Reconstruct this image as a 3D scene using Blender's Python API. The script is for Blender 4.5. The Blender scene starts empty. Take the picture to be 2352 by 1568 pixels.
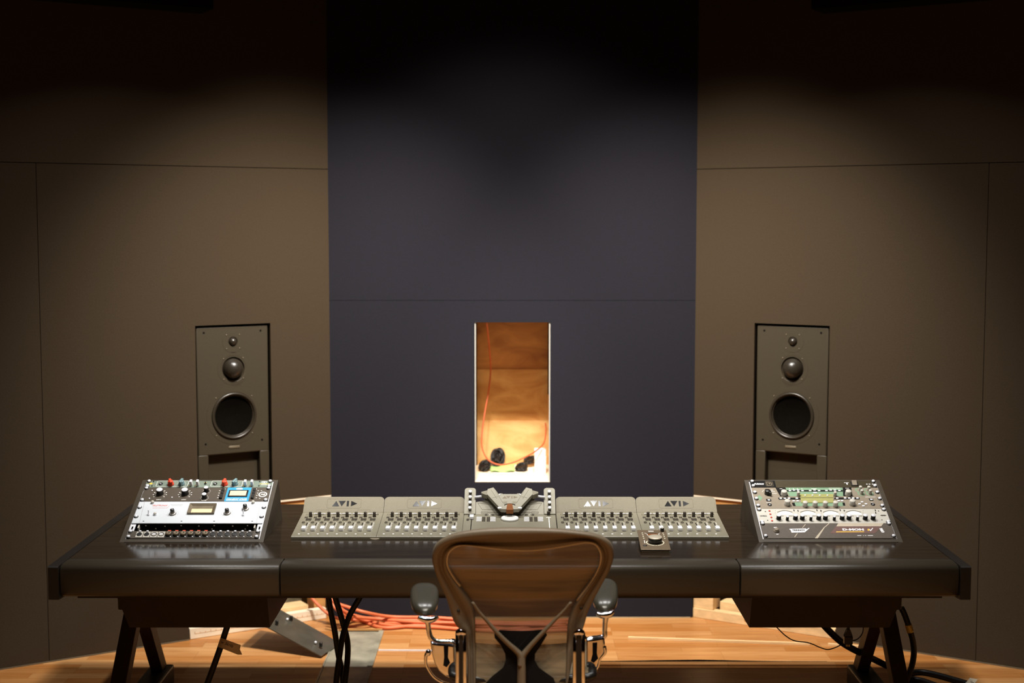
import bpy, bmesh, math, random
from mathutils import Vector, Matrix
random.seed(7)
R = math.radians
COL = bpy.context.scene.collection
# ------------------------------------------------------------------ camera model (photo is 2352 x 1568)
F = 2352 * 50.0 / 36.0
PT = R(4.7); CP, SP = math.cos(PT), math.sin(PT)
H = 1.875
def ray(px, py):
    u = (px - 1176) / F; v = (py - 784) / F
    return Vector((u, CP - v * SP, -(SP + v * CP)))
def atY(px, py, Y):
    d = ray(px, py); t = Y / d.y
    return Vector((d.x * t, Y, H + d.z * t))
def atZ(px, py, z):
    d = ray(px, py); t = (z - H) / d.z
    return Vector((d.x * t, d.y * t, z))
# ------------------------------------------------------------------ materials
def s2l(c):
    return tuple(((x / 255.0) / 12.92 if x <= 10.3 else ((x / 255.0 + 0.055) / 1.055) ** 2.4) for x in c)
def mat(name, rgb, rough=0.5, metal=0.0, var=0.12, scale=40.0, spec=0.5, bump=0.0, stretch=(1, 1, 1), emit=None, estr=0.0, coat=0.0):
    m = bpy.data.materials.new(name); m.use_nodes = True
    nt = m.node_tree; b = nt.nodes['Principled BSDF']
    c = s2l(rgb)
    b.inputs['Roughness'].default_value = rough; b.inputs['Metallic'].default_value = metal
    b.inputs['Specular IOR Level'].default_value = spec
    b.inputs['Coat Weight'].default_value = coat
    tc = nt.nodes.new('ShaderNodeTexCoord'); mp = nt.nodes.new('ShaderNodeMapping')
    mp.inputs['Scale'].default_value = stretch
    nz = nt.nodes.new('ShaderNodeTexNoise'); nz.inputs['Scale'].default_value = scale; nz.inputs['Detail'].default_value = 4
    rp = nt.nodes.new('ShaderNodeValToRGB')
    rp.color_ramp.elements[0].position = 0.3; rp.color_ramp.elements[1].position = 0.7
    rp.color_ramp.elements[0].color = tuple(x * (1 - var) for x in c) + (1,)
    rp.color_ramp.elements[1].color = tuple(min(1, x * (1 + var)) for x in c) + (1,)
    L = nt.links.new
    L(tc.outputs['Object'], mp.inputs['Vector']); L(mp.outputs['Vector'], nz.inputs['Vector'])
    L(nz.outputs['Fac'], rp.inputs['Fac']); L(rp.outputs['Color'], b.inputs['Base Color'])
    if bump:
        bp = nt.nodes.new('ShaderNodeBump'); bp.inputs['Strength'].default_value = bump; bp.inputs['Distance'].default_value = 0.002
        L(nz.outputs['Fac'], bp.inputs['Height']); L(bp.outputs['Normal'], b.inputs['Normal'])
    if emit:
        b.inputs['Emission Color'].default_value = s2l(emit) + (1,); b.inputs['Emission Strength'].default_value = estr
    return m
def floor_mat():
    m = bpy.data.materials.new('strip_wood_floor'); m.use_nodes = True
    nt = m.node_tree; b = nt.nodes['Principled BSDF']; L = nt.links.new
    tc = nt.nodes.new('ShaderNodeTexCoord')
    br = nt.nodes.new('ShaderNodeTexBrick')
    br.inputs['Scale'].default_value = 1.0; br.inputs['Brick Width'].default_value = 0.46; br.inputs['Row Height'].default_value = 0.062
    br.inputs['Mortar Size'].default_value = 0.0006; br.offset = 0.37; br.offset_frequency = 3; br.inputs['Bias'].default_value = 0.0
    br.inputs['Color1'].default_value = s2l((202, 152, 98)) + (1,); br.inputs['Color2'].default_value = s2l((174, 114, 56)) + (1,)
    br.inputs['Mortar'].default_value = s2l((140, 92, 46)) + (1,)
    L(tc.outputs['Object'], br.inputs['Vector'])
    mp = nt.nodes.new('ShaderNodeMapping'); mp.inputs['Scale'].default_value = (1.6, 26, 1)
    nz = nt.nodes.new('ShaderNodeTexNoise'); nz.inputs['Scale'].default_value = 2.6; nz.inputs['Detail'].default_value = 6; nz.inputs['Roughness'].default_value = 0.62
    L(tc.outputs['Object'], mp.inputs['Vector']); L(mp.outputs['Vector'], nz.inputs['Vector'])
    rp = nt.nodes.new('ShaderNodeValToRGB'); e = rp.color_ramp.elements
    e[0].position = 0.34; e[0].color = (0.68, 0.56, 0.45, 1); e[1].position = 0.62; e[1].color = (1, 1, 1, 1)
    L(nz.outputs['Fac'], rp.inputs['Fac'])
    mx = nt.nodes.new('ShaderNodeMix'); mx.data_type = 'RGBA'; mx.blend_type = 'MULTIPLY'; mx.inputs['Factor'].default_value = 0.8
    L(br.outputs['Color'], mx.inputs[6]); L(rp.outputs['Color'], mx.inputs[7])
    L(mx.outputs[2], b.inputs['Base Color'])
    b.inputs['Roughness'].default_value = 0.42; b.inputs['Specular IOR Level'].default_value = 0.3
    return m
def ply_mat(name, a, c, scale=3.0):
    m = bpy.data.materials.new(name); m.use_nodes = True
    nt = m.node_tree; b = nt.nodes['Principled BSDF']; L = nt.links.new
    tc = nt.nodes.new('ShaderNodeTexCoord'); mp = nt.nodes.new('ShaderNodeMapping'); mp.inputs['Scale'].default_value = (1.0, 1.0, 2.2)
    nz = nt.nodes.new('ShaderNodeTexNoise'); nz.inputs['Scale'].default_value = scale; nz.inputs['Detail'].default_value = 5; nz.inputs['Distortion'].default_value = 1.2
    rp = nt.nodes.new('ShaderNodeValToRGB'); e = rp.color_ramp.elements
    e[0].position = 0.33; e[0].color = s2l(a) + (1,); e[1].position = 0.66; e[1].color = s2l(c) + (1,)
    L(tc.outputs['Object'], mp.inputs['Vector']); L(mp.outputs['Vector'], nz.inputs['Vector']); L(nz.outputs['Fac'], rp.inputs['Fac'])
    L(rp.outputs['Color'], b.inputs['Base Color']); b.inputs['Roughness'].default_value = 0.75
    return m
def net_mat(name, rgb, alpha, bands):
    m = bpy.data.materials.new(name); m.use_nodes = True
    nt = m.node_tree; L = nt.links.new; b = nt.nodes['Principled BSDF']; out = nt.nodes['Material Output']
    b.inputs['Roughness'].default_value = 0.6
    tc = nt.nodes.new('ShaderNodeTexCoord'); mp = nt.nodes.new('ShaderNodeMapping'); mp.inputs['Scale'].default_value = (1.2, 1, bands)
    nz = nt.nodes.new('ShaderNodeTexNoise'); nz.inputs['Scale'].default_value = 2.2; nz.inputs['Detail'].default_value = 3
    rp = nt.nodes.new('ShaderNodeValToRGB'); c = s2l(rgb); e = rp.color_ramp.elements
    e[0].position = 0.36; e[0].color = tuple(x * 0.62 for x in c) + (1,); e[1].position = 0.62; e[1].color = tuple(x * 1.25 for x in c) + (1,)
    L(tc.outputs['Object'], mp.inputs['Vector']); L(mp.outputs['Vector'], nz.inputs['Vector']); L(nz.outputs['Fac'], rp.inputs['Fac']); L(rp.outputs['Color'], b.inputs['Base Color'])
    tr = nt.nodes.new('ShaderNodeBsdfTransparent'); mx = nt.nodes.new('ShaderNodeMixShader')
    # fine weave: open holes between the threads
    wv = nt.nodes.new('ShaderNodeTexWave'); wv.bands_direction = 'Z'; wv.inputs['Scale'].default_value = 90; wv.inputs['Distortion'].default_value = 1.0
    L(tc.outputs['Object'], wv.inputs['Vector'])
    mr = nt.nodes.new('ShaderNodeMapRange'); mr.inputs['To Min'].default_value = max(0, alpha - 0.15); mr.inputs['To Max'].default_value = min(1, alpha + 0.15)
    L(wv.outputs['Fac'], mr.inputs['Value']); L(mr.outputs['Result'], mx.inputs['Fac'])
    L(tr.outputs['BSDF'], mx.inputs[1]); L(b.outputs['BSDF'], mx.inputs[2]); L(mx.outputs['Shader'], out.inputs['Surface'])
    return m
M = {}
M['floor'] = floor_mat()
M['wall'] = mat('brown_fabric_wall', (64, 53, 40), 0.95, 0, 0.10, 260, 0.1, 0.15)
M['navy'] = mat('navy_fabric_wall', (35, 34, 40), 0.95, 0, 0.10, 260, 0.1, 0.15)
M['seam'] = mat('dark_gap', (14, 11, 9), 0.9, 0, 0.1, 30, 0.1)
M['ceil'] = mat('dark_ceiling', (30, 26, 22), 0.9, 0, 0.1, 20, 0.1)
M['roomwall'] = mat('dim_room_wall', (62, 50, 40), 0.9, 0, 0.1, 20, 0.1)
M['pine'] = mat('pale_pine', (224, 190, 140), 0.6, 0, 0.14, 6, 0.3, 0.1, (0.6, 6, 8))
M['pine2'] = mat('orange_pine', (196, 142, 82), 0.6, 0, 0.14, 6, 0.3, 0.1, (0.6, 6, 8))
M['whitebatten'] = mat('whitewashed_batten', (236, 222, 196), 0.6, 0, 0.08, 12, 0.3, 0.05)
M['wool'] = mat('mineral_wool', (112, 104, 82), 0.95, 0, 0.35, 22, 0.1, 0.6)
M['ply_dark'] = ply_mat('dark_plywood', (140, 82, 28), (186, 124, 58), 4.5)  # one plywood in three tones: light and shade put into the colour
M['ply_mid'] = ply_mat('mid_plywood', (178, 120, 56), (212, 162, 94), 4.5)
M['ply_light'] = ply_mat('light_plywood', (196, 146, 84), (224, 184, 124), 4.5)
M['ply_floor'] = ply_mat('pale_board', (236, 214, 182), (246, 232, 208), 6)
M['desk'] = mat('black_brown_veneer', (38, 30, 22), 0.13, 0, 0.35, 5, 0.6, 0.0, (1.0, 14, 1))
M['bolster'] = mat('padded_vinyl', (52, 46, 36), 0.4, 0, 0.08, 220, 0.5, 0.12)
M['deskblk'] = mat('black_laminate', (26, 22, 19), 0.45, 0, 0.15, 12, 0.4)
M['pod'] = mat('dark_brown_board', (44, 34, 27), 0.6, 0, 0.15, 12, 0.3)
M['rackbox'] = mat('dark_rack_wood', (58, 50, 38), 0.5, 0, 0.2, 14, 0.4, 0.0, (1, 1, 1))
M['legm'] = mat('dark_stained_leg', (66, 48, 32), 0.55, 0, 0.15, 18, 0.3)
M['steel'] = mat('nickel_screw', (236, 237, 244), 0.26, 0.12, 0.05, 30)
M['chrome'] = mat('polished_chrome', (235, 235, 238), 0.06, 1.0, 0.02, 30)
M['galv'] = mat('galvanised_steel', (172, 167, 146), 0.45, 0.4, 0.32, 9, 0.5, 0.05)
M['platem'] = mat('grey_steel_plate', (122, 119, 106), 0.4, 0.8, 0.15, 14)
M['blk'] = mat('black_plastic', (22, 20, 18), 0.4, 0, 0.15, 40, 0.5)
M['blkmat'] = mat('matt_black', (13, 11, 10), 0.8, 0, 0.15, 40, 0.2)
M['rubber'] = mat('black_rubber_cable', (20, 17, 15), 0.45, 0, 0.15, 60, 0.4)
M['white'] = mat('white_plastic', (236, 236, 240), 0.35, 0, 0.03, 40)
M['panelwhite'] = mat('white_painted_panel', (206, 211, 217), 0.5, 0, 0.02, 30, 0.3)
M['cream'] = mat('cream_panel', (192, 188, 178), 0.5, 0, 0.03, 60, 0.3)
M['greenp'] = mat('grey_green_panel', (112, 124, 112), 0.5, 0, 0.06, 80, 0.3)
M['darkp'] = mat('charcoal_brushed_panel', (74, 65, 54), 0.5, 0, 0.12, 60, 0.4, 0, (20, 1, 1))
M['red'] = mat('red_knob', (226, 74, 46), 0.45, 0, 0.06, 50)
M['bluek'] = mat('blue_grey_knob', (112, 140, 144), 0.45, 0, 0.06, 50)
M['bluep'] = mat('blue_panel', (52, 150, 196), 0.5, 0, 0.05, 60, 0.3)
M['meter'] = mat('amber_meter_face', (246, 214, 166), 0.5, 0, 0.05, 40, 0.3, emit=(246, 196, 130), estr=0.10)
M['meterw'] = mat('white_meter_face', (250, 250, 248), 0.5, 0, 0.02, 40, 0.3, emit=(250, 250, 248), estr=0.35)
M['bezel'] = mat('brown_grey_bezel', (112, 100, 80), 0.45, 0.2, 0.1, 40)
M['brass'] = mat('gold_tape', (212, 184, 90), 0.4, 0.4, 0.2, 60)
M['yellow'] = mat('yellow_print', (224, 184, 70), 0.5, 0, 0.05, 40)
M['redprint'] = mat('red_print', (206, 84, 70), 0.6, 0, 0.05, 40, 0.2)
M['greyprint'] = mat('grey_print', (150, 148, 144), 0.6, 0, 0.05, 40, 0.2)
M['whiteprint'] = mat('white_print', (232, 230, 224), 0.6, 0, 0.03, 40, 0.2)
M['putty'] = mat('putty_plastic', (124, 119, 103), 0.34, 0, 0.04, 120, 0.5)
M['putty2'] = mat('pale_putty_plastic', (146, 142, 128), 0.6, 0, 0.04, 120, 0.2)
M['lid'] = mat('matt_putty_plastic', (120, 114, 98), 0.6, 0, 0.04, 120, 0.15)
M['line'] = mat('groove_line', (92, 83, 66), 0.7, 0, 0.05, 40, 0.2)
M['dark'] = mat('dark_button', (52, 45, 36), 0.5, 0, 0.1, 60, 0.4)
M['mirror'] = mat('glossy_dark_logo', (46, 46, 46), 0.12, 0.7, 0.05, 40)
M['brownrub'] = mat('brown_stopper', (120, 72, 34), 0.7, 0, 0.1, 60, 0.2)
M['jog'] = mat('pale_jog_wheel', (220, 221, 218), 0.3, 0.0, 0.03, 40)
M['kbeige'] = mat('beige_metal_knob', (196, 186, 166), 0.32, 0.25, 0.05, 60)
M['taupe'] = mat('taupe_panel', (134, 123, 107), 0.5, 0, 0.04, 80, 0.3)
M['pgreen'] = mat('pale_green_print', (116, 146, 118), 0.5, 0, 0.05, 40, 0.3)
M['olive'] = mat('olive_display', (150, 148, 92), 0.35, 0, 0.05, 40, 0.4, emit=(150, 150, 90), estr=0.05)
M['brushdark'] = mat('dark_brushed_metal', (84, 76, 58), 0.35, 0.6, 0.2, 40, 0.5, 0, (1, 26, 1))
M['dmon'] = mat('warm_grey_panel', (88, 79, 70), 0.55, 0, 0.08, 120, 0.3)
M['maroon'] = mat('mauve_print', (112, 86, 80), 0.6, 0, 0.06, 60, 0.2)
M['beigep'] = mat('beige_print', (188, 176, 156), 0.6, 0, 0.04, 60, 0.2)
M['ctrl'] = mat('brown_grey_metal', (116, 100, 80), 0.42, 0.3, 0.08, 120)
M['ledw'] = mat('lit_led', (220, 214, 190), 0.4, 0, 0.02, 40, 0.5, emit=(230, 222, 196), estr=0.3)
M['baffle'] = mat('black_satin_baffle', (60, 52, 38), 0.5, 0, 0.08, 300, 0.4, 0.1)
M['domem'] = mat('black_fabric_dome', (44, 38, 30), 0.3, 0, 0.06, 300, 0.6)
M['cone'] = mat('black_cone', (12, 10, 7), 0.9, 0, 0.15, 120, 0.02)
M['surround'] = mat('rubber_surround', (48, 41, 31), 0.32, 0, 0.06, 120, 0.6)
M['orange'] = mat('salmon_orange_cable', (220, 116, 74), 0.5, 0, 0.06, 60, 0.4)
M['niche_orange'] = mat('dull_orange_cable', (178, 84, 46), 0.5, 0, 0.06, 60, 0.3)
M['greencloth'] = mat('light_green_plastic', (150, 190, 110), 0.6, 0, 0.08, 30, 0.3)
M['tape'] = mat('paper_tape', (228, 212, 184), 0.8, 0, 0.14, 40, 0.1)
_m = M['tape'].node_tree; _t = _m.nodes.new('ShaderNodeBsdfTranslucent'); _t.inputs['Color'].default_value = s2l((252, 236, 204)) + (1,)
_x = _m.nodes.new('ShaderNodeMixShader'); _x.inputs['Fac'].default_value = 0.75
_m.links.new(_m.nodes['Principled BSDF'].outputs['BSDF'], _x.inputs[1]); _m.links.new(_t.outputs['BSDF'], _x.inputs[2]); _m.links.new(_x.outputs['Shader'], _m.nodes['Material Output'].inputs['Surface'])
M['tapew'] = mat('white_paper_tape', (226, 212, 186), 0.8, 0, 0.08, 60, 0.1)
M['ink'] = mat('blue_ink', (40, 44, 88), 0.8, 0, 0.05, 40, 0.1)
M['frame'] = mat('brown_graphite_frame', (110, 97, 79), 0.42, 0, 0.08, 300, 0.5, 0.06)
M['pad'] = mat('soft_grey_vinyl', (58, 55, 47), 0.29, 0, 0.08, 200, 0.5, 0.06)
M['net'] = net_mat('brown_mesh', (134, 117, 90), 0.91, 22)
M['seatnet'] = net_mat('grey_mesh', (110, 98, 74), 0.92, 16)
# ------------------------------------------------------------------ mesh builder
class MB:
    def __init__(s, X=None):
        s.bm = bmesh.new(); s.X = X or Matrix(); s.mats = []; s.mi = 0; s.smooth = set()
    def use(s, m):
        if m not in s.mats: s.mats.append(m)
        s.mi = s.mats.index(m); return s
    def _v(s, pts): return [s.bm.verts.new(s.X @ Vector(p)) for p in pts]
    def _f(s, vs, sm=False):
        try: f = s.bm.faces.new(vs)
        except ValueError: return None
        f.material_index = s.mi; f.smooth = sm; return f
    def box(s, x0, x1, y0, y1, z0, z1):
        v = s._v([(x0, y0, z0), (x1, y0, z0), (x1, y1, z0), (x0, y1, z0), (x0, y0, z1), (x1, y0, z1), (x1, y1, z1), (x0, y1, z1)])
        for q in ((3, 2, 1, 0), (4, 5, 6, 7), (0, 1, 5, 4), (1, 2, 6, 5), (2, 3, 7, 6), (3, 0, 4, 7)): s._f([v[i] for i in q])
        return s
    def bbox(s, x0, x1, y0, y1, z0, z1, r=0.003, n=2):     # box with rounded edges
        b2 = bmesh.new(); bmesh.ops.create_cube(b2, size=1.0)
        for v in b2.verts: v.co = Vector(((x0 + x1) / 2 + v.co.x * (x1 - x0), (y0 + y1) / 2 + v.co.y * (y1 - y0), (z0 + z1) / 2 + v.co.z * (z1 - z0)))
        bmesh.ops.bevel(b2, geom=list(b2.edges), offset=r, segments=n, affect='EDGES', profile=0.5)
        return s.merge(b2, True)
    def merge(s, b2, sm=False):                            # flat main faces, smooth rounded edges
        mp = {}
        for f in b2.faces: f.normal_update()
        big = sorted((f.calc_area() for f in b2.faces), reverse=True)
        for v in b2.verts: mp[v] = s.bm.verts.new(s.X @ v.co)
        for f in b2.faces: s._f([mp[v] for v in f.verts], sm and max(abs(c) for c in f.normal) < 0.999)
        b2.free(); return s
    def prism(s, pts, lo, hi, axis='z'):                     # polygon extruded along an axis
        def P(a, b, h): return (a, b, h) if axis == 'z' else ((h, a, b) if axis == 'x' else (a, h, b))
        v0 = s._v([P(a, b, lo) for a, b in pts]); v1 = s._v([P(a, b, hi) for a, b in pts])
        n = len(pts); s._f(v0[::-1]); s._f(v1)
        for i in range(n): s._f([v0[i], v0[(i + 1) % n], v1[(i + 1) % n], v1[i]])
        return s
    def lathe(s, prof, o=(0, 0, 0), n=24, sm=True, axis='z', cap=True, sq=1.0):  # (r,h) profile around axis
        rings = []
        for r, h in prof:
            pts = []
            for i in range(n):
                a = 2 * math.pi * i / n; x, y = r * math.cos(a), r * math.sin(a) * sq
                pts.append((o[0] + x, o[1] + y, o[2] + h) if axis == 'z' else ((o[0] + x, o[1] - h, o[2] + y) if axis == '-y' else (o[0] + h, o[1] + x, o[2] + y)))
            rings.append(s._v(pts))
        for a, b in zip(rings, rings[1:]):
            for i in range(n): s._f([a[i], a[(i + 1) % n], b[(i + 1) % n], b[i]], sm)
        if cap: s._f(rings[0][::-1]); s._f(rings[-1])
        return s
    def tube(s, pts, r, n=10, smooth=8, flat=1.0, closed=False):
        pts = [Vector(p) for p in pts]
        rr = r if isinstance(r, (list, tuple)) else [r] * len(pts)
        if smooth and len(pts) > 2:
            q, qr = [], []
            N = len(pts)
            for i in range(N if closed else N - 1):
                p0 = pts[i - 1] if (i > 0 or closed) else pts[0] * 2 - pts[1]
                p1 = pts[i]; p2 = pts[(i + 1) % N]
                p3 = pts[(i + 2) % N] if (i + 2 < N or closed) else pts[-1] * 2 - pts[-2]
                for k in range(smooth):
                    t = k / smooth
                    q.append(0.5 * ((2 * p1) + (p2 - p0) * t + (2 * p0 - 5 * p1 + 4 * p2 - p3) * t * t + (3 * p1 - p0 - 3 * p2 + p3) * t ** 3))
                    qr.append(rr[i] * (1 - t) + rr[(i + 1) % N] * t)
            if not closed: q.append(pts[-1]); qr.append(rr[-1])
            pts, rr = q, qr
        N = len(pts); rings = []; up = None
        for i, p in enumerate(pts):
            a = pts[i - 1] if (i > 0 or closed) else p; b = pts[(i + 1) % N] if (i < N - 1 or closed) else p
            d = (b - a).normalized()
            if up is None: up = Vector((0, 0, 1)) if abs(d.z) < 0.9 else Vector((0, 1, 0))
            sx = d.cross(up).normalized(); up = sx.cross(d).normalized()
            rings.append(s._v([p + sx * (rr[i] * math.cos(2 * math.pi * k / n)) + up * (rr[i] * flat * math.sin(2 * math.pi * k / n)) for k in range(n)]))
        m = list(zip(rings, rings[1:])) + ([(rings[-1], rings[0])] if closed else [])
        for a, b in m:
            for k in range(n): s._f([a[k], a[(k + 1) % n], b[(k + 1) % n], b[k]], True)
        if not closed: s._f(rings[0][::-1]); s._f(rings[-1])
        return s
    def ball(s, c, rx, ry=None, rz=None, n=16, m=10, zmin=-1.0):
        ry = ry or rx; rz = rz or rx; rings = []
        for j in range(m + 1):
            t = -math.pi / 2 + math.pi * j / m
            h = math.sin(t)
            if h < zmin: h = zmin
            rr = math.sqrt(max(1e-6, 1 - h * h))
            rings.append(s._v([(c[0] + rx * rr * math.cos(2 * math.pi * i / n), c[1] + ry * rr * math.sin(2 * math.pi * i / n), c[2] + rz * h) for i in range(n)]))
        for a, b in zip(rings, rings[1:]):
            for i in range(n): s._f([a[i], a[(i + 1) % n], b[(i + 1) % n], b[i]], True)
        return s
    def grid(s, fn, nu, nv, thick=0.0):
        g = [[s.bm.verts.new(s.X @ Vector(fn(i / nu, j / nv))) for i in range(nu + 1)] for j in range(nv + 1)]
        for j in range(nv):
            for i in range(nu): s._f([g[j][i], g[j][i + 1], g[j + 1][i + 1], g[j + 1][i]], True)
        return s
    def build(s, name, m=None, parent=None, label=None, keepn=False):
        if not keepn: bmesh.ops.recalc_face_normals(s.bm, faces=list(s.bm.faces))
        me = bpy.data.meshes.new(name); s.bm.to_mesh(me); s.bm.free()
        for x in (s.mats or [m]): me.materials.append(M[x] if isinstance(x, str) else x)
        o = bpy.data.objects.new(name, me); COL.objects.link(o)
        if parent: o.parent = parent
        if label: o['label'] = label
        return o
def tag(o, label, cat, group=None, kind=None):
    o['label'] = label; o['category'] = cat
    if group: o['group'] = group
    if kind: o['kind'] = kind
    return o
def thing(name, label, cat, loc=(0, 0, 0), rot=(0, 0, 0), group=None):
    o = bpy.data.objects.new(name, None); o.empty_display_size = 0.05; COL.objects.link(o)
    o.location = loc; o.rotation_euler = rot
    return tag(o, label, cat, group)
def structure(o): o['kind'] = 'structure'; return o
def inst(o, parent, loc=(0, 0, 0), rot=None, name=None):     # copy of a part sharing its mesh
    c = o.copy(); COL.objects.link(c); c.parent = parent; c.location = loc
    if rot: c.rotation_euler = rot
    return c
def dup(root, loc, label, rot=None):
    r = root.copy(); COL.objects.link(r); r.location = loc; r['label'] = label
    if rot: r.rotation_euler = rot
    for ch in list(root.children):
        c = ch.copy(); COL.objects.link(c); c.parent = r
        for g in ch.children:
            d = g.copy(); COL.objects.link(d); d.parent = c
    return r
def text_mesh(body, size, width=None, shear=0.0, ext=0.0002, bold=0.0):
    cu = bpy.data.curves.new('lettering', 'FONT'); cu.body = body; cu.size = size; cu.align_x = 'CENTER'; cu.align_y = 'CENTER'
    cu.shear = shear; cu.extrude = ext; cu.offset = bold; cu.resolution_u = 2
    o = bpy.data.objects.new('lettering', cu); COL.objects.link(o)
    dg = bpy.context.evaluated_depsgraph_get(); dg.update()
    me = bpy.data.meshes.new_from_object(o.evaluated_get(dg))
    bpy.data.objects.remove(o); bpy.data.curves.remove(cu)
    if width:
        xs = [v.co.x for v in me.vertices]; k = width / (max(xs) - min(xs)); c = (max(xs) + min(xs)) / 2
        for v in me.vertices: v.co.x = (v.co.x - c) * k
    return me
def text(body, size, m, parent, loc, width=None, shear=0.0, bold=0.0, rot=None, name='lettering'):
    me = text_mesh(body, size, width, shear, 0.0002, bold); me.materials.append(M[m])
    o = bpy.data.objects.new(name, me); COL.objects.link(o); o.parent = parent; o.location = loc
    if rot: o.rotation_euler = rot
    return o
def rrect(x0, x1, y0, y1, r, n=4, corners=(1, 1, 1, 1)):
    P = []
    for (cx, cy, a0, k) in ((x0 + r, y0 + r, 180, 0), (x1 - r, y0 + r, 270, 1), (x1 - r, y1 - r, 0, 2), (x0 + r, y1 - r, 90, 3)):
        if corners[k]:
            for i in range(n + 1):
                a = R(a0 + 90 * i / n); P.append((cx + r * math.cos(a), cy + r * math.sin(a)))
        else: P.append((cx + r * (-1 if k in (0, 3) else 1), cy + r * (-1 if k in (0, 1) else 1)))
    return P
def outline(mb, pts, w, z0, z1):                              # thin raised line along a closed polygon
    n = len(pts)
    for i in range(n):
        a = Vector(pts[i]); b = Vector(pts[(i + 1) % n]); d = (b - a)
        if d.length < 1e-6: continue
        d.normalize(); q = Vector((-d.y, d.x)) * (w / 2)
        mb.prism([tuple(a - q), tuple(b - q), tuple(b + q), tuple(a + q)], z0, z1)
def seg(mb, a, b, w, z0, z1):
    a = Vector(a); b = Vector(b); d = (b - a).normalized(); q = Vector((-d.y, d.x)) * (w / 2)
    mb.prism([tuple(a - q), tuple(b - q), tuple(b + q), tuple(a + q)], z0, z1)
# ================================================================== THE ROOM
YB = 6.678; XL, XR = -0.859, 0.863; WA = R(31.57); CEIL = 3.25
WL = Matrix.Translation((XL, YB, 0)) @ Matrix.Rotation(WA, 4, 'Z')       # wall frames: x along wall, y behind it, z up
WR = Matrix.Translation((XR, YB, 0)) @ Matrix.Rotation(-WA, 4, 'Z')
mb = MB(); mb.box(-3.6, 3.6, -2.2, 7.6, -0.06, 0.0); structure(mb.build('floor', 'floor'))
mb = MB(); mb.box(-3.6, 3.6, -2.2, 7.6, CEIL, CEIL + 0.06); structure(mb.build('ceiling', 'ceil'))
def wpanel(mb, sg, s0, s1, z0, z1, y0=0.0, y1=0.02):
    mb.box(min(sg * s0, sg * s1), max(sg * s0, sg * s1), y0, y1, z0, z1)
HS0, HS1, HZ0, HZ1 = 0.296, 0.653, 0.655, 1.424
for sg, X, nm, end, seamS in ((-1, WL, 'left', 2.75, 1.327), (1, WR, 'right', 2.75, 1.327)):
    mb = MB(X).use('wall')
    wpanel(mb, sg, 0, end, 2.1335, CEIL)
    wpanel(mb, sg, 0, HS0, 0.597, 2.1305)
    wpanel(mb, sg, HS1, seamS - 0.0012, 0.597, 2.1305)
    wpanel(mb, sg, HS0, HS1, HZ1, 2.1305); wpanel(mb, sg, HS0, HS1, 0.597, HZ0)
    wpanel(mb, sg, 0.707, seamS - 0.0012, 0.006, 0.597)
    wpanel(mb, sg, seamS + 0.0012, end, 0.006, 2.1305)
    mb.use('seam')
    wpanel(mb, sg, 0, end, 2.11, 2.15, 0.02, 0.03); wpanel(mb, sg, seamS - 0.03, seamS + 0.03, 0.0, 2.13, 0.02, 0.03)
    for a in ((HS0 - 0.012, HS0), (HS1, HS1 + 0.012)): wpanel(mb, sg, a[0], a[1], HZ0, HZ1, 0.02, 0.32)
    wpanel(mb, sg, HS0, HS1, HZ1, HZ1 + 0.012, 0.02, 0.32); wpanel(mb, sg, HS0, HS1, HZ0 - 0.012, HZ0, 0.02, 0.32)
    wpanel(mb, sg, HS0 - 0.012, HS1 + 0.012, HZ0 - 0.012, HZ1 + 0.012, 0.32, 0.33)
    structure(mb.build('wall_' + nm))
    # thin pale strip at the foot of the fabric panels
    mb = MB(X); wpanel(mb, sg, 0.707, end, 0.0, 0.0055, -0.004, 0.012); structure(mb.build('baseboard_' + nm, 'bezel'))
# front wall (navy) with the niche opening
NX0, NX1, NZ0, NZ1 = -0.176, 0.180, 0.658, 1.4165
mb = MB().use('navy')
mb.box(XL, XR, YB, YB + 0.02, 1.5205, CEIL)
mb.box(XL, NX0, YB, YB + 0.02, 0.004, 1.5190); mb.box(NX1, XR, YB, YB + 0.02, 0.004, 1.5190)
mb.box(NX0, NX1, YB, YB + 0.02, NZ1, 1.5190); mb.box(NX0, NX1, YB, YB + 0.02, 0.004, NZ0 - 0.002)
mb.use('seam'); mb.box(XL, XR, YB + 0.02, YB + 0.026, 1.5, 1.54)
structure(mb.build('wall_front'))
mb = MB(); mb.box(XL + 0.01, XR - 0.01, YB - 0.003, YB + 0.018, 0.0, 0.0035); structure(mb.build('baseboard_front', 'tape'))
for nm, b in (('side_left', (-3.3, -3.2, -2.1, 5.3)), ('side_right', (3.2, 3.3, -2.1, 5.3)), ('back', (-3.3, 3.3, -2.2, -2.1))):
    mb = MB(); mb.box(b[0], b[1], b[2], b[3], 0, CEIL); structure(mb.build('wall_' + nm, 'roomwall'))
# dark lowered ceiling boxes over the splayed walls
for k, (sg, X) in enumerate(((-1, WL), (1, WR))):
    mb = MB(X); wpanel(mb, sg, 0.60, 2.7, 2.80, CEIL, -0.16, -0.002); structure(mb.build('trim_%d' % (k + 1), 'seam'))
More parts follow.
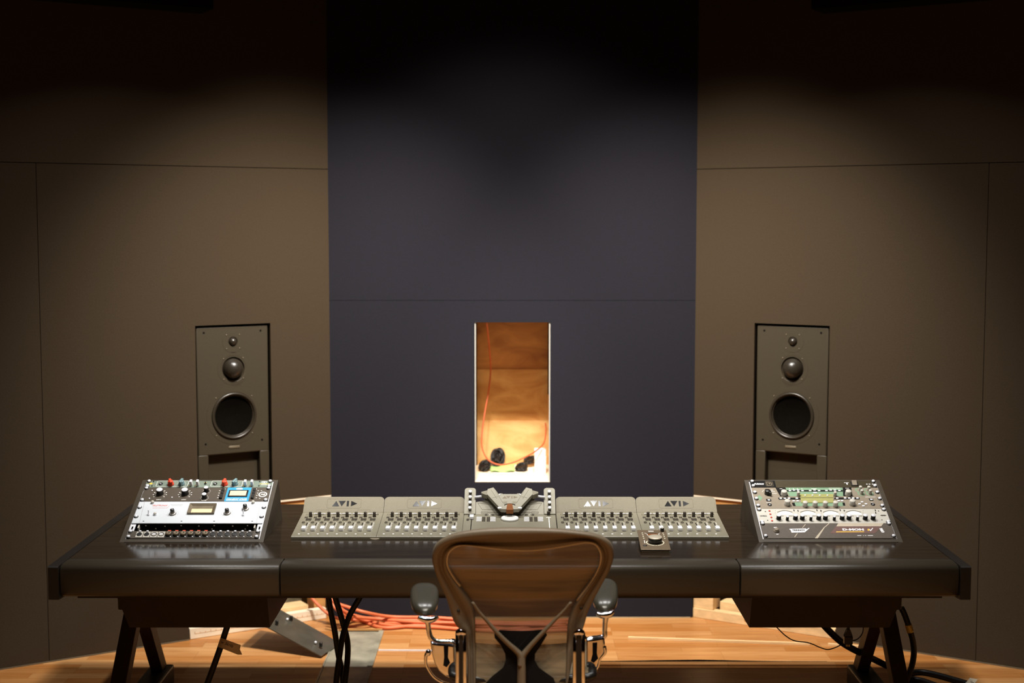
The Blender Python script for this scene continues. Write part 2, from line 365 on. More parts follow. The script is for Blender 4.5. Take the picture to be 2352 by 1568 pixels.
# plywood niche behind the front wall
NY = 7.17
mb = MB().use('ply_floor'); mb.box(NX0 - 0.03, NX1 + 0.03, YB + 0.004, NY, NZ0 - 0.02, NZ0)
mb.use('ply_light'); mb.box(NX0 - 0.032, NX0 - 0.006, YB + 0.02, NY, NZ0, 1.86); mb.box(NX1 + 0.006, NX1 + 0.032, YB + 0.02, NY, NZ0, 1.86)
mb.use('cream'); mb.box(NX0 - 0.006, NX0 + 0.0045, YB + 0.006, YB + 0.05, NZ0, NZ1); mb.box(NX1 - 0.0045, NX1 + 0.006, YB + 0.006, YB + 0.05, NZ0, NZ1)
mb.use('ply_dark'); mb.box(NX0 - 0.03, NX1 + 0.03, NY, NY + 0.02, 1.144, 1.88); mb.box(NX0 - 0.03, NX1 + 0.03, YB + 0.02, NY, 1.86, 1.88)  # back boards get darker upward, painting the light bands inside the niche
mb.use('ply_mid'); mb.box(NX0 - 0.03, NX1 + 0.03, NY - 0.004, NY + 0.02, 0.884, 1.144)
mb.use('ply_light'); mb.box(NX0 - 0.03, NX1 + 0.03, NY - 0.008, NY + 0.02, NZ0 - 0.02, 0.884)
mb.use('seam'); mb.box(NX0 - 0.006, NX0 - 0.001, NY - 0.03, NY - 0.009, NZ0, 1.86); mb.box(NX1 + 0.001, NX1 + 0.006, NY - 0.03, NY - 0.009, 1.02, 1.86)  # dark strips paint the shade in the back corners
structure(mb.build('wall_niche'))
# open framing behind the missing lower wall panels
k = 3
for sg, X in ((-1, WL), (1, WR)):
    mb = MB(X).use('whitebatten'); wpanel(mb, sg, 0.0, 0.705, 0.586, 0.5965, 0.002, 0.06)
    mb.use('pine2'); wpanel(mb, sg, 0.0, 0.705, 0.52, 0.586, 0.012, 0.055)
    structure(mb.build('trim_%d' % k)); k += 1
    mb = MB(X).use('wool'); wpanel(mb, sg, 0.0, 0.78, 0.0, 0.62, 0.24, 0.26)
    mb.use('wool'); wpanel(mb, sg, 0.76, 0.78, 0.0, 0.62, 0.03, 0.24); structure(mb.build('trim_%d' % k)); k += 1
def wallthing(name, label, cat, X, boxes, m, group=None):
    mb = MB(X); mb.use(m)
    for b in boxes: mb.bbox(*b, r=0.002, n=1)
    return tag(mb.build(name), label, cat, group)
o = wallthing('timber_batten', 'whitewashed batten with pencil ticks lying along the foot of the left opening', 'timber', WL, [(-0.702, -0.03, 0.004, 0.04, 0.0005, 0.05)], 'whitebatten')
mb = MB(WL).use('pine2')
for i in range(26):
    x = -0.68 + i * 0.025
    mb.box(x, x + 0.002, 0.0030, 0.0045, 0.024, 0.024 + (0.010 if i % 3 == 0 else 0.006))
mb.box(-0.68, -0.04, 0.0032, 0.0045, 0.0236, 0.0246); t = mb.build('tick_scale', None, o)
wallthing('timber_plate', 'pale timber plate set back above the ticked batten, left opening', 'timber', WL, [(-0.70, -0.105, 0.045, 0.135, 0.0, 0.068)], 'pine')
wallthing('timber_stud', 'orange-toned stud beside the salmon cables in the left opening', 'timber', WL, [(-0.075, -0.012, 0.05, 0.13, 0.0, 0.519)], 'pine2')
wallthing('timber_stud', 'wide pale stud at the navy wall corner in the right opening', 'timber', WR, [(-0.004, 0.10, 0.018, 0.10, 0.0465, 0.519)], 'pine')
wallthing('timber_board', 'long pale board with a knot along the foot of the right opening', 'timber', WR, [(-0.002, 0.70, 0.010, 0.05, 0.0, 0.046)], 'pine')
wallthing('timber_plate', 'timber lying higher and set back behind the knotted board in the right opening', 'timber', WR, [(0.115, 0.70, 0.062, 0.16, 0.0, 0.082)], 'pine')
mb = MB(WR).use('pine2'); mb.lathe([(0.009, 0.0), (0.009, 0.0006), (0.0004, 0.0007)], (0.27, 0.0099, 0.026), 16, axis='-y')
kb = mb.build('wood_knot', None, bpy.data.objects['timber_board'])

# ------------------------------------------------------------------ wall speakers
def speaker():
    root = thing('wall_speaker', 'black three-way speaker set in the left wall, beside the rack with the white panel', 'speaker')
    W, Z0, Z1 = 0.1705, 0.66, 1.416
    mb = MB().use('baffle')
    # baffle with a rectangular port opening
    P0, P1, PZ = -0.122, 0.124, 0.832
    b = bmesh.new()
    mb.bbox(-W, W, 0.012, 0.05, PZ, Z1, 0.006, 3)
    mb.bbox(-W, P0, 0.012, 0.05, Z0, PZ + 0.004, 0.005, 2); mb.bbox(P1, W, 0.012, 0.05, Z0, PZ + 0.004, 0.005, 2)
    mb.box(-W + 0.004, W - 0.004, 0.05, 0.30, Z0, Z1)
    cab = mb.build('cabinet', None, root)
    cu = MB()
    for z, r in ((1.345, 0.0215), (1.222, 0.0535), (1.006, 0.1075)): cu.lathe([(r, -0.034), (r, 0.03)], (0.002, 0.012, z), 48, False, '-y')
    cut = cu.build('cutter', 'cone')
    md = cab.modifiers.new('b', 'BOOLEAN'); md.operation = 'DIFFERENCE'; md.object = cut; md.solver = 'EXACT'
    dg = bpy.context.evaluated_depsgraph_get(); dg.update(); me = bpy.data.meshes.new_from_object(cab.evaluated_get(dg))
    cab.modifiers.clear(); cab.data = me; bpy.data.objects.remove(cut)
    def driver(z, prof, n=48):
        d = None
        for (nm, m, pr) in prof:
            mb = MB().use(m); mb.lathe(pr, (0.002, 0.012, z), n, nm in ('dome', 'surround', 'cone'), '-y', cap=False)
            o = mb.build(nm, None, d or root, keepn=False)
            if d is None: d = o
    # profiles are (radius, height towards the room)
    driver(1.345, [('tweeter', 'baffle', [(0.052, -0.001), (0.0515, 0.0006), (0.024, 0.0006), (0.0225, -0.001), (0.0205, -0.006)]),
        ('dome', 'domem', [(0.0208, -0.006), (0.0185, -0.004), (0.0182, 0.001), (0.015, 0.008), (0.009, 0.0125), (0.003, 0.0145), (0.0003, 0.0147)])])
    driver(1.222, [('midrange', 'baffle', [(0.076, -0.001), (0.0755, 0.0006), (0.061, 0.0006), (0.058, -0.001), (0.054, -0.004), (0.049, -0.012)]),
        ('dome', 'domem', [(0.052, -0.013), (0.0465, -0.008), (0.046, 0.002), (0.042, 0.014), (0.034, 0.025), (0.023, 0.033), (0.010, 0.037), (0.0005, 0.038)])])
    driver(1.006, [('woofer', 'baffle', [(0.131, -0.001), (0.1305, 0.0006), (0.1085, 0.0006), (0.1065, -0.006)]),
        ('surround', 'surround', [(0.1075, -0.005), (0.1065, 0.003), (0.103, 0.008), (0.098, 0.007), (0.0945, 0.001), (0.0935, -0.004), (0.0925, -0.0005), (0.0905, -0.002), (0.0895, -0.007)]),
        ('cone', 'cone', [(0.0905, -0.006), (0.075, -0.012), (0.05, -0.021), (0.02, -0.028), (0.0005, -0.029)])])
    mb = MB().use('bezel'); mb.bbox(-0.026, 0.026, 0.009, 0.013, 0.857, 0.868, 0.002, 2); bd = mb.build('badge', None, root)
    for x, z in ((-0.135, 1.390), (0.135, 1.390), (-0.135, 0.885), (0.135, 0.885)):
        mb = MB().use('seam'); mb.lathe([(0.005, 0.0), (0.005, 0.0006), (0.0005, 0.0007)], (x, 0.012, z), 10, False, '-y'); mb.build('corner_screw', None, root)
    for c, rr in ((1.345, 0.044), (1.222, 0.066), (1.006, 0.121)):
        for i in range(4):
            a = R(45 + 90 * i); mb = MB().use('bezel'); mb.lathe([(0.0032, 0.0004), (0.003, 0.0020), (0.0004, 0.0022)], (0.002 + rr * math.cos(a), 0.012, c + rr * math.sin(a)), 8, True, '-y'); mb.build('driver_screw', None, root)
    return root
sp = speaker(); sp['group'] = 'speakers set in the brown walls'
sp.matrix_world = WL @ Matrix.Translation((-0.4745, 0, 0))
sp2 = dup(sp, (0, 0, 0), 'black three-way speaker set in the right wall, above the rack with the green display')
sp2.matrix_world = WR @ Matrix.Translation((0.4745, 0, 0))

# ------------------------------------------------------------------ niche contents
def cable(name, label, pts, r, m, n=10, smooth=8, cat='cable', group=None, radii=None):
    mb = MB().use(m); mb.tube(pts, radii or r, n, smooth); return tag(mb.build(name), label, cat, group)
oc = [atY(x, y, Y) for x, y, Y in ((1118, 742, 6.95), (1124, 800, 6.98), (1127, 850, 7.02), (1122, 900, 7.06), (1113, 950, 7.0), (1107, 1000, 6.95), (1108, 1030, 6.9), (1122, 1056, 6.86), (1148, 1067, 6.84), (1178, 1062, 6.84), (1205, 1050, 6.86), (1230, 1036, 6.86), (1249, 1017, 6.9), (1254, 990, 6.97), (1253, 972, 7.03))]
for p in oc: p.z = max(p.z, NZ0 + 0.006)
cable('niche_cable', 'thin orange cable hanging in a loop inside the lit niche', oc, 0.0038, 'niche_orange')
def coil(name, label, c, r, n, rx, rz, m='rubber', tilt=0.0, group=None):
    random.seed(len(label)); mb = MB().use(m)
    for i in range(n):
        k = random.uniform(0.18, 1.1); t = tilt + random.uniform(-0.5, 0.5); ox = random.uniform(-0.25, 0.25) * rx
        pts = []
        for j in range(9):
            a = 2 * math.pi * j / 9
            pts.append((c[0] + ox + rx * k * math.cos(a), c[1] + 0.03 * math.sin(a + t) + random.uniform(-.01, .01), max(NZ0 + r + 0.0005, c[2] + rz * k * math.sin(a) + rx * 0.4 * math.sin(t) * math.cos(a) + random.uniform(-.004, .004))))
        mb.tube(pts, r, 7, 4, closed=True)
    return tag(mb.build(name), label, 'cable', group)
coil('cable_coil', 'black cable coil on the niche floor, in its left corner', (-0.136, 6.98, 0.6845), 0.0036, 22, 0.025, 0.0185)
coil('cable_coil', 'black cable coil leaning at the back of the niche above the green plastic', (-0.073, 7.10, 0.706), 0.0042, 26, 0.028, 0.040, tilt=0.3)
coil('cable_coil', 'flat black cable coil beside the white box in the niche', (0.047, 6.98, 0.678), 0.004, 20, 0.026, 0.013, tilt=-0.2)
coil('cable_coil', 'small black cable bunch near the white box in the niche, behind the flat coil', (0.086, 7.10, 0.692), 0.004, 14, 0.024, 0.0105, tilt=0.5)
mb = MB().use('greencloth')
def gfn(u, v):
    x = -0.106 + 0.118 * u; y = 6.93 + 0.11 * v
    return (x, y, NZ0 + 0.006 + 0.030 * math.sin(math.pi * min(1, v * 1.15)) * (0.45 + 0.55 * u) + 0.004 * math.sin(9 * u + 4 * v))
mb.grid(gfn, 14, 10); o = mb.build('green_bag', None, keepn=True); tag(o, 'light green plastic bag between the black coils in the niche', 'bag')
md = o.modifiers.new('s', 'SOLIDIFY'); md.thickness = 0.002
o = thing('white_box', 'white upright box in the right corner of the lit niche', 'box', (0.139, 6.93, NZ0))
mb = MB().use('white'); mb.bbox(-0.028, 0.028, -0.03, 0.03, 0.0005, 0.088, 0.002, 1); mb.build('body', None, o)
mb = MB().use('white'); mb.bbox(-0.029, 0.027, -0.031, 0.031, 0.089, 0.118, 0.002, 1); mb.build('lid', None, o)
mb = MB().use('white'); mb.box(-0.051, -0.013, 6.80, 6.815, NZ0 + 0.0003, NZ0 + 0.0012); tag(mb.build('paper_slip'), 'small white paper slip lying on the front of the niche floor', 'paper')

# ------------------------------------------------------------------ floor: duct, plate, cables, battens
duct = thing('floor_duct', 'open galvanised metal floor duct under the desk, beside the hanging black cables', 'duct', (0, 0, 0))
mb = MB().use('galv'); mb.box(-0.80, -0.615, 5.2, 6.44, 0.0005, 0.003); mb.build('tray', None, duct)
mb = MB().use('galv'); mb.box(-0.615, -0.592, 5.2, 6.44, 0.0005, 0.0075); mb.box(-0.806, -0.80, 5.2, 6.44, 0.0005, 0.0075); mb.build('rim', None, duct)
mb = MB().use('pine2'); mb.box(-0.80, -0.60, 6.442, 6.452, 0.0005, 0.012); mb.build('wood_edge', None, duct, 'pale wood edge at the far end')
mb = MB().use('seam'); mb.box(-0.795, -0.60, 6.433, 6.4405, 0.0031, 0.0045); mb.build('slot', None, duct)
# leaning steel plate
A = atZ(612, 1382, 0.15); B = atZ(782, 1476, 0.012); C = atZ(738, 1506, 0.012); D = atZ(570, 1416, 0.15)
pl = thing('steel_cover_plate', 'grey steel cover plate with black clips leaning against the framing on the left', 'plate')
nrm = (B - A).cross(D - A).normalized()
if nrm.z < 0: nrm = -nrm
mb = MB().use('platem')
top = [A, B, C, D]; v1 = mb._v(top); v0 = mb._v([p - nrm * 0.004 for p in top])
mb._f(v1); mb._f(v0[::-1])
for i in range(4): mb._f([v0[i], v0[(i + 1) % 4], v1[(i + 1) % 4], v1[i]])
mb.build('sheet', None, pl)
def onplate(px, py):
    d = ray(px, py); o0 = Vector((0, 0, H)); t = (A - o0).dot(nrm) / d.dot(nrm); return o0 + d * t
for x, y in ((636, 1434), (669, 1424), (737, 1485)):
    p = onplate(x, y); mb = MB().use('blk'); mb.bbox(p.x - 0.007, p.x + 0.007, p.y - 0.006, p.y + 0.006, p.z, p.z + 0.02, 0.002, 1); mb.build('clip', None, pl)
for x, y in ((660, 1423), (725, 1476)):
    p = onplate(x, y); mb = MB().use('steel'); mb.ball((p.x, p.y, p.z + 0.003), 0.006, 0.006, 0.006, 10, 6); mb.build('screw', None, pl)
# salmon cables along the foot of the navy wall
grp = 'salmon cables along the navy wall'
sal = [
 [(712, 1368, 6.60, .20), (735, 1393, 6.58, .10), (770, 1418, 6.55, .03), (830, 1424, 0, .012), (900, 1436, 0, .011), (1000, 1440, 0, .011), (1100, 1446, 0, .011), (1220, 1440, 0, .011), (1330, 1428, 0, .011)],
 [(742, 1366, 6.56, .22), (768, 1388, 6.54, .12), (800, 1408, 6.5, .04), (850, 1420, 0, .024), (930, 1424, 0, .024), (1040, 1424, 0, .024), (1120, 1430, 0, .024), (1240, 1428, 0, .024), (1340, 1420, 0, .024)],
 [(752, 1366, 6.50, .25), (775, 1385, 6.5, .15), (800, 1394, 6.48, .10), (840, 1406, 6.46, .06), (900, 1416, 0, .036), (1000, 1418, 0, .036), (1100, 1426, 0, .026), (1220, 1432, 0, .026), (1300, 1430, 0, .026)],
 [(758, 1372, 6.46, .2), (790, 1402, 6.45, .06), (845, 1427, 0, .012), (920, 1431, 0, .012), (1000, 1432, 0, .012), (1100, 1438, 0, .012), (1200, 1446, 0, .012), (1310, 1440, 0, .012)],
 [(765, 1378, 6.5, .2), (800, 1412, 6.47, .05), (870, 1421, 0, .025), (950, 1428, 0, .025), (1040, 1430, 0, .024), (1150, 1434, 0, .024), (1300, 1436, 0, .02)],
 [(756, 1380, 6.42, .2), (785, 1410, 6.42, .05), (820, 1421, 0, .011), (880, 1441, 0, .011), (960, 1436, 0, .011), (1050, 1443, 0, .011), (1170, 1450, 0, .011), (1320, 1446, 0, .011)],
]
names = ['lowest', 'second', 'topmost', 'fourth', 'fifth', 'nearest']
for i, ln in enumerate(sal):
    pts = []
    for (x, y, Y, z) in ln:
        p = atY(x, y, Y) if Y else atZ(x, y, z)
        if p.y > 6.66: p.y = 6.66
        p.z = max(p.z, 0.0085); pts.append(p)
    cable('floor_cable', 'salmon-orange cable in the bundle along the foot of the navy wall', pts, 0.0078, 'orange', 8, 8, 'cable', grp)
# battens and rod on the floor
def strip(name, label, cat, a, b, w, h, m, z0=0.0005):
    a = atZ(*a, 0.0); b = atZ(*b, 0.0); L = (b - a).length; ang = math.atan2(b.y - a.y, b.x - a.x)
    mb = MB(Matrix.Translation((a.x, a.y, 0)) @ Matrix.Rotation(ang, 4, 'Z')).use(m); mb.box(0, L, -w / 2, w / 2, z0, z0 + h); return tag(mb.build(name), label, cat)
strip('wood_strip', 'long thin wooden batten lying on the floor under the right half of the desk', 'batten', (1443, 1467), (1860, 1481), 0.014, 0.010, 'pine')
strip('wood_strip', 'shorter wooden batten lying on the floor beside the right desk legs', 'batten', (1902, 1481), (1990, 1487), 0.014, 0.008, 'pine')
strip('metal_rod', 'thin shiny metal rod on the floor left of the chair', 'rod', (869, 1494), (1012, 1495), 0.006, 0.005, 'steel')
lp = thing('floor_board', 'slightly lifted floor board with a dark gap at its far edge, right of the chair', 'board')
mb = MB().use('floor'); a = atZ(1300, 1526, 0); b = atZ(1960, 1526, 0); mb.box(a.x, b.x, a.y - 0.028, a.y + 0.012, 0.0005, 0.010); mb.build('plank', None, lp)
mb = MB().use('seam'); mb.prism([(a.x, 0.0005), (a.x, 0.0105), (0.45, 0.0125), (0.80, 0.0175), (1.05, 0.0125), (1.20, 0.0108), (1.35, 0.0101), (1.35, 0.0005)], a.y + 0.0122, a.y + 0.016, 'y'); mb.build('gap', None, lp, 'black gap')  # solid dark strip stands in for the shadow along the lifted board
# black cables hanging from the desk on the left and by the right legs
T = Vector
def pxs(l): return [atY(x, y, Y) for x, y, Y in l]
cb = cable('hanging_cable', 'thick black cable with a handwritten paper flag, hanging under the left desk box', pxs([(527, 1425, 5.2), (521, 1441, 5.2), (505, 1490, 5.2), (487, 1540, 5.2), (468, 1590, 5.2), (440, 1660, 5.2)]), 0.0115, 'rubber')
fl = [atY(506, 1464, 5.182), atY(553, 1481, 5.17), atY(551, 1491, 5.18), atY(556, 1503, 5.19), atY(546, 1503, 5.19), atY(501, 1485, 5.182)]
mb = MB().use('tape'); v = mb._v(fl); mb._f(v); v2 = mb._v([p + Vector((0, 0.0012, 0)) for p in fl]); mb._f(v2[::-1])
for i in range(6): mb._f([v[i], v[(i + 1) % 6], v2[(i + 1) % 6], v2[i]])
fo = mb.build('paper_flag', None, cb, 'paper tape flag with blue handwriting')
q = atY(522, 1479, 5.172)
text('w Skrila', 0.016, 'ink', fo, q, 0.046, 0.35, 0.0, (R(90), R(22), 0))
trio = [
 ('first', [(752, 1360, 5.30), (755, 1375, 5.30), (762, 1415, 5.3), (769, 1450, 5.3), (777, 1502, 5.3), (786, 1545, 5.28), (790, 1590, 5.26), (792, 1640, 5.24)], 'black cable hanging under the desk, leftmost of the crossing three'),
 ('second', [(766, 1362, 5.25), (772, 1378, 5.25), (787, 1428, 5.25), (798, 1473, 5.24), (798, 1515, 5.22), (792, 1568, 5.2), (788, 1640, 5.2)], 'black cable hanging under the desk, middle one that bows outward near the floor duct'),
 ('third', [(832, 1360, 5.2), (824, 1376, 5.2), (803, 1413, 5.2), (788, 1457, 5.18), (780, 1505, 5.16), (772, 1568, 5.14), (768, 1640, 5.12)], 'black cable slanting across the other two from the right'),
]
for nm, l, lab in trio: cable('hanging_cable', lab, pxs(l), 0.0112, 'rubber', 10, 8, 'cable', 'three crossing cables under the desk')
cable('thin_cord', 'thin black cord sagging below the right desk box', pxs([(1775, 1430, 5.3), (1787, 1443, 5.3), (1805, 1460, 5.32), (1825, 1471, 5.34), (1858, 1476, 5.36), (1885, 1487, 5.38), (1902, 1491, 5.38), (1920, 1486, 5.38), (1945, 1474, 5.36), (1968, 1468, 5.34), (1980, 1455, 5.32), (1983, 1440, 5.3), (1983, 1425, 5.3)]), 0.0022, 'rubber', 8)
cable('power_cable', 'thick black cable slanting behind the inner right desk leg', pxs([(1880, 1422, 5.42), (1903, 1447, 5.46), (1930, 1472, 5.5), (1955, 1488, 5.54), (1985, 1503, 5.6), (2020, 1520, 5.66), (2060, 1540, 5.6)]), 0.0135, 'rubber')
pg = thing('power_plug', 'black power connector hanging below the right desk box', 'plug', atY(1948, 1462, 5.30))
mb = MB().use('blk'); mb.bbox(-0.016, 0.016, -0.012, 0.012, -0.028, 0.004, 0.003, 2); mb.prism([(-0.016, 0.004), (0.016, 0.004), (0.006, 0.030), (-0.006, 0.030)], -0.009, 0.009, 'y'); mb.build('connector_body', None, pg)
mb = MB().use('rubber'); mb.tube([(0, 0, 0.028), (0, 0, 0.05), (0.001, 0, 0.075)], 0.006, 8, 4); mb.build('cord', None, pg)
mb = MB().use('brass')
for dx in (-0.006, 0.0, 0.006): mb.box(dx - 0.001, dx + 0.001, -0.002, 0.002, -0.038, -0.027)
mb.build('prongs', None, pg)
rc = cable('power_cable', 'black cable with a band of gold tape hanging right of the right desk legs', pxs([(2070, 1395, 5.3), (2078, 1412, 5.3), (2087, 1438, 5.3), (2096, 1470, 5.32), (2099, 1500, 5.34), (2094, 1530, 5.36), (2084, 1556, 5.36), (2070, 1590, 5.36), (2050, 1640, 5.3)]), 0.0115, 'rubber')
mb = MB().use('brass'); mb.tube(pxs([(2085.5, 1433, 5.3), (2088, 1441, 5.3), (2091, 1451, 5.3)]), 0.0135, 12, 3); mb.build('tape_band', None, rc, 'gold tape band')
p1 = [atZ(x, y, 0.0125) for x, y in ((2070, 1556), (2092, 1545), (2118, 1543), (2150, 1549), (2190, 1560), (2235, 1574), (2300, 1600))]
c1 = cable('floor_cable', 'black cable curving over the floor with a white tape label, right of the desk', p1, 0.012, 'rubber')
p2 = [atZ(x, y, 0.0125) for x, y in ((2080, 1560), (2110, 1561), (2145, 1572), (2190, 1590), (2240, 1612))]
cable('floor_cable', 'shorter black cable on the floor nearer the frame edge, right of the desk', p2, 0.012, 'rubber')
lb = [atZ(2228, 1556, 0.03), atZ(2246, 1560, 0.02), atZ(2239, 1568, 0.02), atZ(2231, 1578, 0.03), atZ(2214, 1572, 0.03)]
mb = MB().use('tapew'); v = mb._v(lb); mb._f(v); v2 = mb._v([p - Vector((0, 0, 0.001)) for p in lb]); mb._f(v2[::-1])
for i in range(5): mb._f([v[i], v[(i + 1) % 5], v2[(i + 1) % 5], v2[i]])
tl = mb.build('tape_label', None, c1, 'white tape label with blue pen mark')
text('v', 0.02, 'ink', tl, atZ(2230, 1565, 0.0285), None, 0.2, 0.0, (R(20), 0, R(-20)))
# ================================================================== DESK
DX = -0.0085; ZD = 0.73
desk = thing('studio_desk', 'long dark studio desk with a padded front edge on trestle legs', 'desk', (0, 0, 0))
mb = MB().use('desk'); mb.bbox(-1.525, 1.508, 4.812, 5.77, 0.69, ZD, 0.002, 1); mb.build('desktop', None, desk)
mb = MB().use('deskblk'); mb.box(-1.50, 1.485, 4.822, 5.70, 0.59, 0.6895); mb.build('underframe', None, desk)
prof = [(4.818, 0.7304), (4.775, 0.7325), (4.738, 0.7318), (4.724, 0.7296), (4.7155, 0.7255), (4.7105, 0.7175), (4.709, 0.706), (4.7088, 0.690), (4.712, 0.640), (4.716, 0.628), (4.724, 0.622), (4.8115, 0.622), (4.8115, 0.7295)]
for a, b in ((-1.524, -0.7845), (-0.7815, 0.7685), (0.7715, 1.507)):
    mb = MB().use('bolster'); xs = [a, a + 0.003, b - 0.003, b]; rings = []
    for i, x in enumerate(xs):
        ins = 0.003 if i in (0, 3) else 0
        rings.append(mb._v([(x, y + (ins if y < 4.76 else 0), z - (ins if z > 0.7 else -ins)) for y, z in prof]))
    n = len(prof)
    for r0, r1 in zip(rings, rings[1:]):
        for i in range(n): mb._f([r0[i], r0[(i + 1) % n], r1[(i + 1) % n], r1[i]], i < n - 2)
    mb._f(rings[0]); mb._f(rings[-1][::-1]); mb.build('padded_edge', None, desk)
for x0, x1 in ((-1.561, -1.526), (1.509, 1.544)):
    mb = MB().use('deskblk'); mb.prism([(4.702, 0.616), (4.702, 0.726), (4.708, 0.7298), (5.77, 0.7298), (5.77, 0.60), (4.9, 0.60)], x0, x1, 'x'); mb.build('end_panel', None, desk)
for sg in (-1, 1):
    c = DX
    xo_t, xo_b, xi_t, xi_b = 1.367, 1.322, 0.843, 0.834
    mb = MB().use('pod')
    pts = [(c + sg * xo_t, 0.595), (c + sg * xo_b, 0.478), (c + sg * xi_b, 0.478), (c + sg * xi_t, 0.595)]
    mb.prism(pts, 4.85, 5.45, 'y'); mb.build('equipment_box', None, desk)
def beam(mb, a, b, w, d, side=Vector((1, 0, 0))):
    a, b = Vector(a), Vector(b); z = (b - a).normalized(); x = (side - z * side.dot(z)).normalized(); y = z.cross(x); L = (b - a).length
    old = mb.X; mb.X = old @ Matrix((( x.x, y.x, z.x, a.x), (x.y, y.y, z.y, a.y), (x.z, y.z, z.z, a.z), (0, 0, 0, 1)))
    mb.bbox(-w / 2, w / 2, -d / 2, d / 2, 0, L, 0.003, 1); mb.X = old
for sg in (-1, 1):
    x = DX + sg * 1.425
    mb = MB().use('legm'); beam(mb, (x, 5.345, 0.475), (x, 4.95, 0.07), 0.058, 0.055); mb.build('leg', None, desk)
    mb = MB().use('legm'); beam(mb, (x, 5.34, 0.475), (x, 5.655, 0.07), 0.048, 0.06); mb.build('leg', None, desk)
    mb = MB().use('deskblk'); mb.bbox(x - 0.05, x + 0.05, 5.25, 5.45, 0.43, 0.59, 0.004, 1); mb.build('trestle_head', None, desk)
    mb = MB().use('deskblk'); mb.bbox(x - 0.045, x + 0.05, 4.85, 5.70, 0.0, 0.082, 0.008, 2); mb.build('foot', None, desk)
mb = MB().use('taupe'); mb.lathe([(0.018, 0), (0.018, 0.002), (0.016, 0.003), (0.003, 0.003), (0.0028, 0.002), (0.0004, 0.002)], (0, 0, 0), 28)
o = mb.build('felt_disc'); o.location = atZ(861, 1237, ZD); tag(o, 'small round beige disc on the desk in front of the two left fader units', 'disc')

# ================================================================== RACKS AND GEAR
TA = R(25.6); U = 0.04445; S0 = 0.018; RY = 5.07
def rackbox(name, label, xc):
    root = thing(name, label, 'rack', (xc, RY, ZD))
    hw = 0.2605
    L = 0.3815; Y1, Z1 = L * math.cos(TA), L * math.sin(TA)
    for sx in (-1, 1):
        mb = MB().use('rackbox'); a, b = sorted((sx * hw, sx * (hw - 0.0165)))
        mb.prism([(0.0, 0.0), (Y1, Z1), (Y1 + 0.006, Z1 - 0.002), (0.426, 0.0)], a, b, 'x'); mb.build('side_panel', None, root)
    X = Matrix.Rotation(TA, 4, 'X')
    mb = MB(X).use('rackbox'); mb.box(-0.244, 0.244, 0.0, 0.0165, -0.006, 0.001); mb.build('front_lip', None, root)
    mb = MB(X).use('rackbox'); mb.box(-0.244, 0.244, 0.3745, 0.3815, -0.02, 0.001); mb.build('top_rail', None, root)
    mb = MB().use('blkmat'); mb.prism([(Y1, Z1 - 0.006), (Y1 + 0.004, Z1 - 0.006), (0.424, 0.0), (0.415, 0.0)], -0.244, 0.244, 'x'); mb.build('back_panel', None, root)
    for sx in (-1, 1):
        mb = MB(X).use('steel'); a, b = sorted((sx * 0.2435, sx * 0.224)); mb.box(a, b, 0.012, 0.372, -0.004, -0.0015)
        mb.use('seam')
        for i in range(8): 
            c = sx * 0.2335; mb.bbox(c - 0.003, c + 0.003, S0 + i * U + 0.013, S0 + i * U + 0.031, -0.0016, -0.0012, 0.0001, 1)
        mb.build('rack_rail', None, root)
    return root
LX, RX = -1.1605, 1.1545
rackbox('desktop_rack', 'dark wooden desktop rack on the left, holding the white panel unit', LX)
rackbox('desktop_rack', 'dark wooden desktop rack on the right, holding the green display unit', RX)
_scr = {}
def rack_screw(parent, x, y):
    if 's' not in _scr:
        mb = MB().use('blk'); mb.lathe([(0.0085, 0), (0.0085, 0.0015), (0.0065, 0.002)], n=16)
        mb.use('steel'); mb.lathe([(0.0064, 0.0018), (0.0064, 0.0042), (0.0056, 0.0062), (0.0034, 0.0072), (0.0004, 0.0075)], n=16)
        o = mb.build('rack_screw', None, parent); o.location = (x, y, 0.0031); _scr['s'] = o
    else: inst(_scr['s'], parent, (x, y, 0.0031))
def unit(name, label, cat, xc, u0, u1, pm, screws, depth=0.03):
    root = thing(name, label, cat, (xc, RY + S0 * 0 , ZD), (TA, 0, 0))
    y0, y1 = S0 + u0 * U + 0.0004, S0 + u1 * U - 0.0004
    mb = MB().use(pm); mb.bbox(-0.2412, 0.2412, y0, y1, 0.0, 0.003, 0.0008, 1); mb.build('faceplate', None, root)
    if depth:
        mb = MB().use('blkmat'); mb.box(-0.219, 0.219, y0 + 0.002, y1 - 0.002, -depth, -0.0002); mb.build('chassis', None, root)
    for f in screws:
        for sx in (-1, 1): rack_screw(root, sx * 0.2325, y0 + f * (y1 - y0))
    return root
TZ = 0.0031   # top of a faceplate
def xl(zx, zy):
    a = 425 - 0.408 * (zy - 190); b = 2120 - 0.258 * (zy - 190)
    return ((zx - a) / (b - a) - 0.5) * 0.4826
def xr(zx, zy):
    a = 240 + 0.25 * (zy - 165); b = 1850 + 0.378 * (zy - 165)
    return ((zx - a) / (b - a) - 0.5) * 0.4826
def yf(zy, top, bot, u0, u1): return S0 + (u1 - (zy - top) / (bot - top) * (u1 - u0)) * U
_kn = {}
def part(key, fn, name, parent, loc, rot=None):
    if key not in _kn:
        o = fn().build(name, None, parent); o.location = loc
        if rot: o.rotation_euler = rot
        _kn[key] = o; return o
    o = inst(_kn[key], parent, loc); o.rotation_euler = rot or (0, 0, 0); return o
def knob_silver(r, h):
    def f():
        mb = MB().use('blk'); mb.lathe([(r * 1.04, 0), (r * 1.04, 0.002), (r * 0.97, 0.003), (r * 0.94, h * 0.9)], n=28)
        mb.use('steel'); mb.lathe([(r * 0.93, h * 0.9), (r * 0.93, h), (r * 0.86, h + 0.001), (0.0004, h + 0.0008)], n=28); return mb
    return f
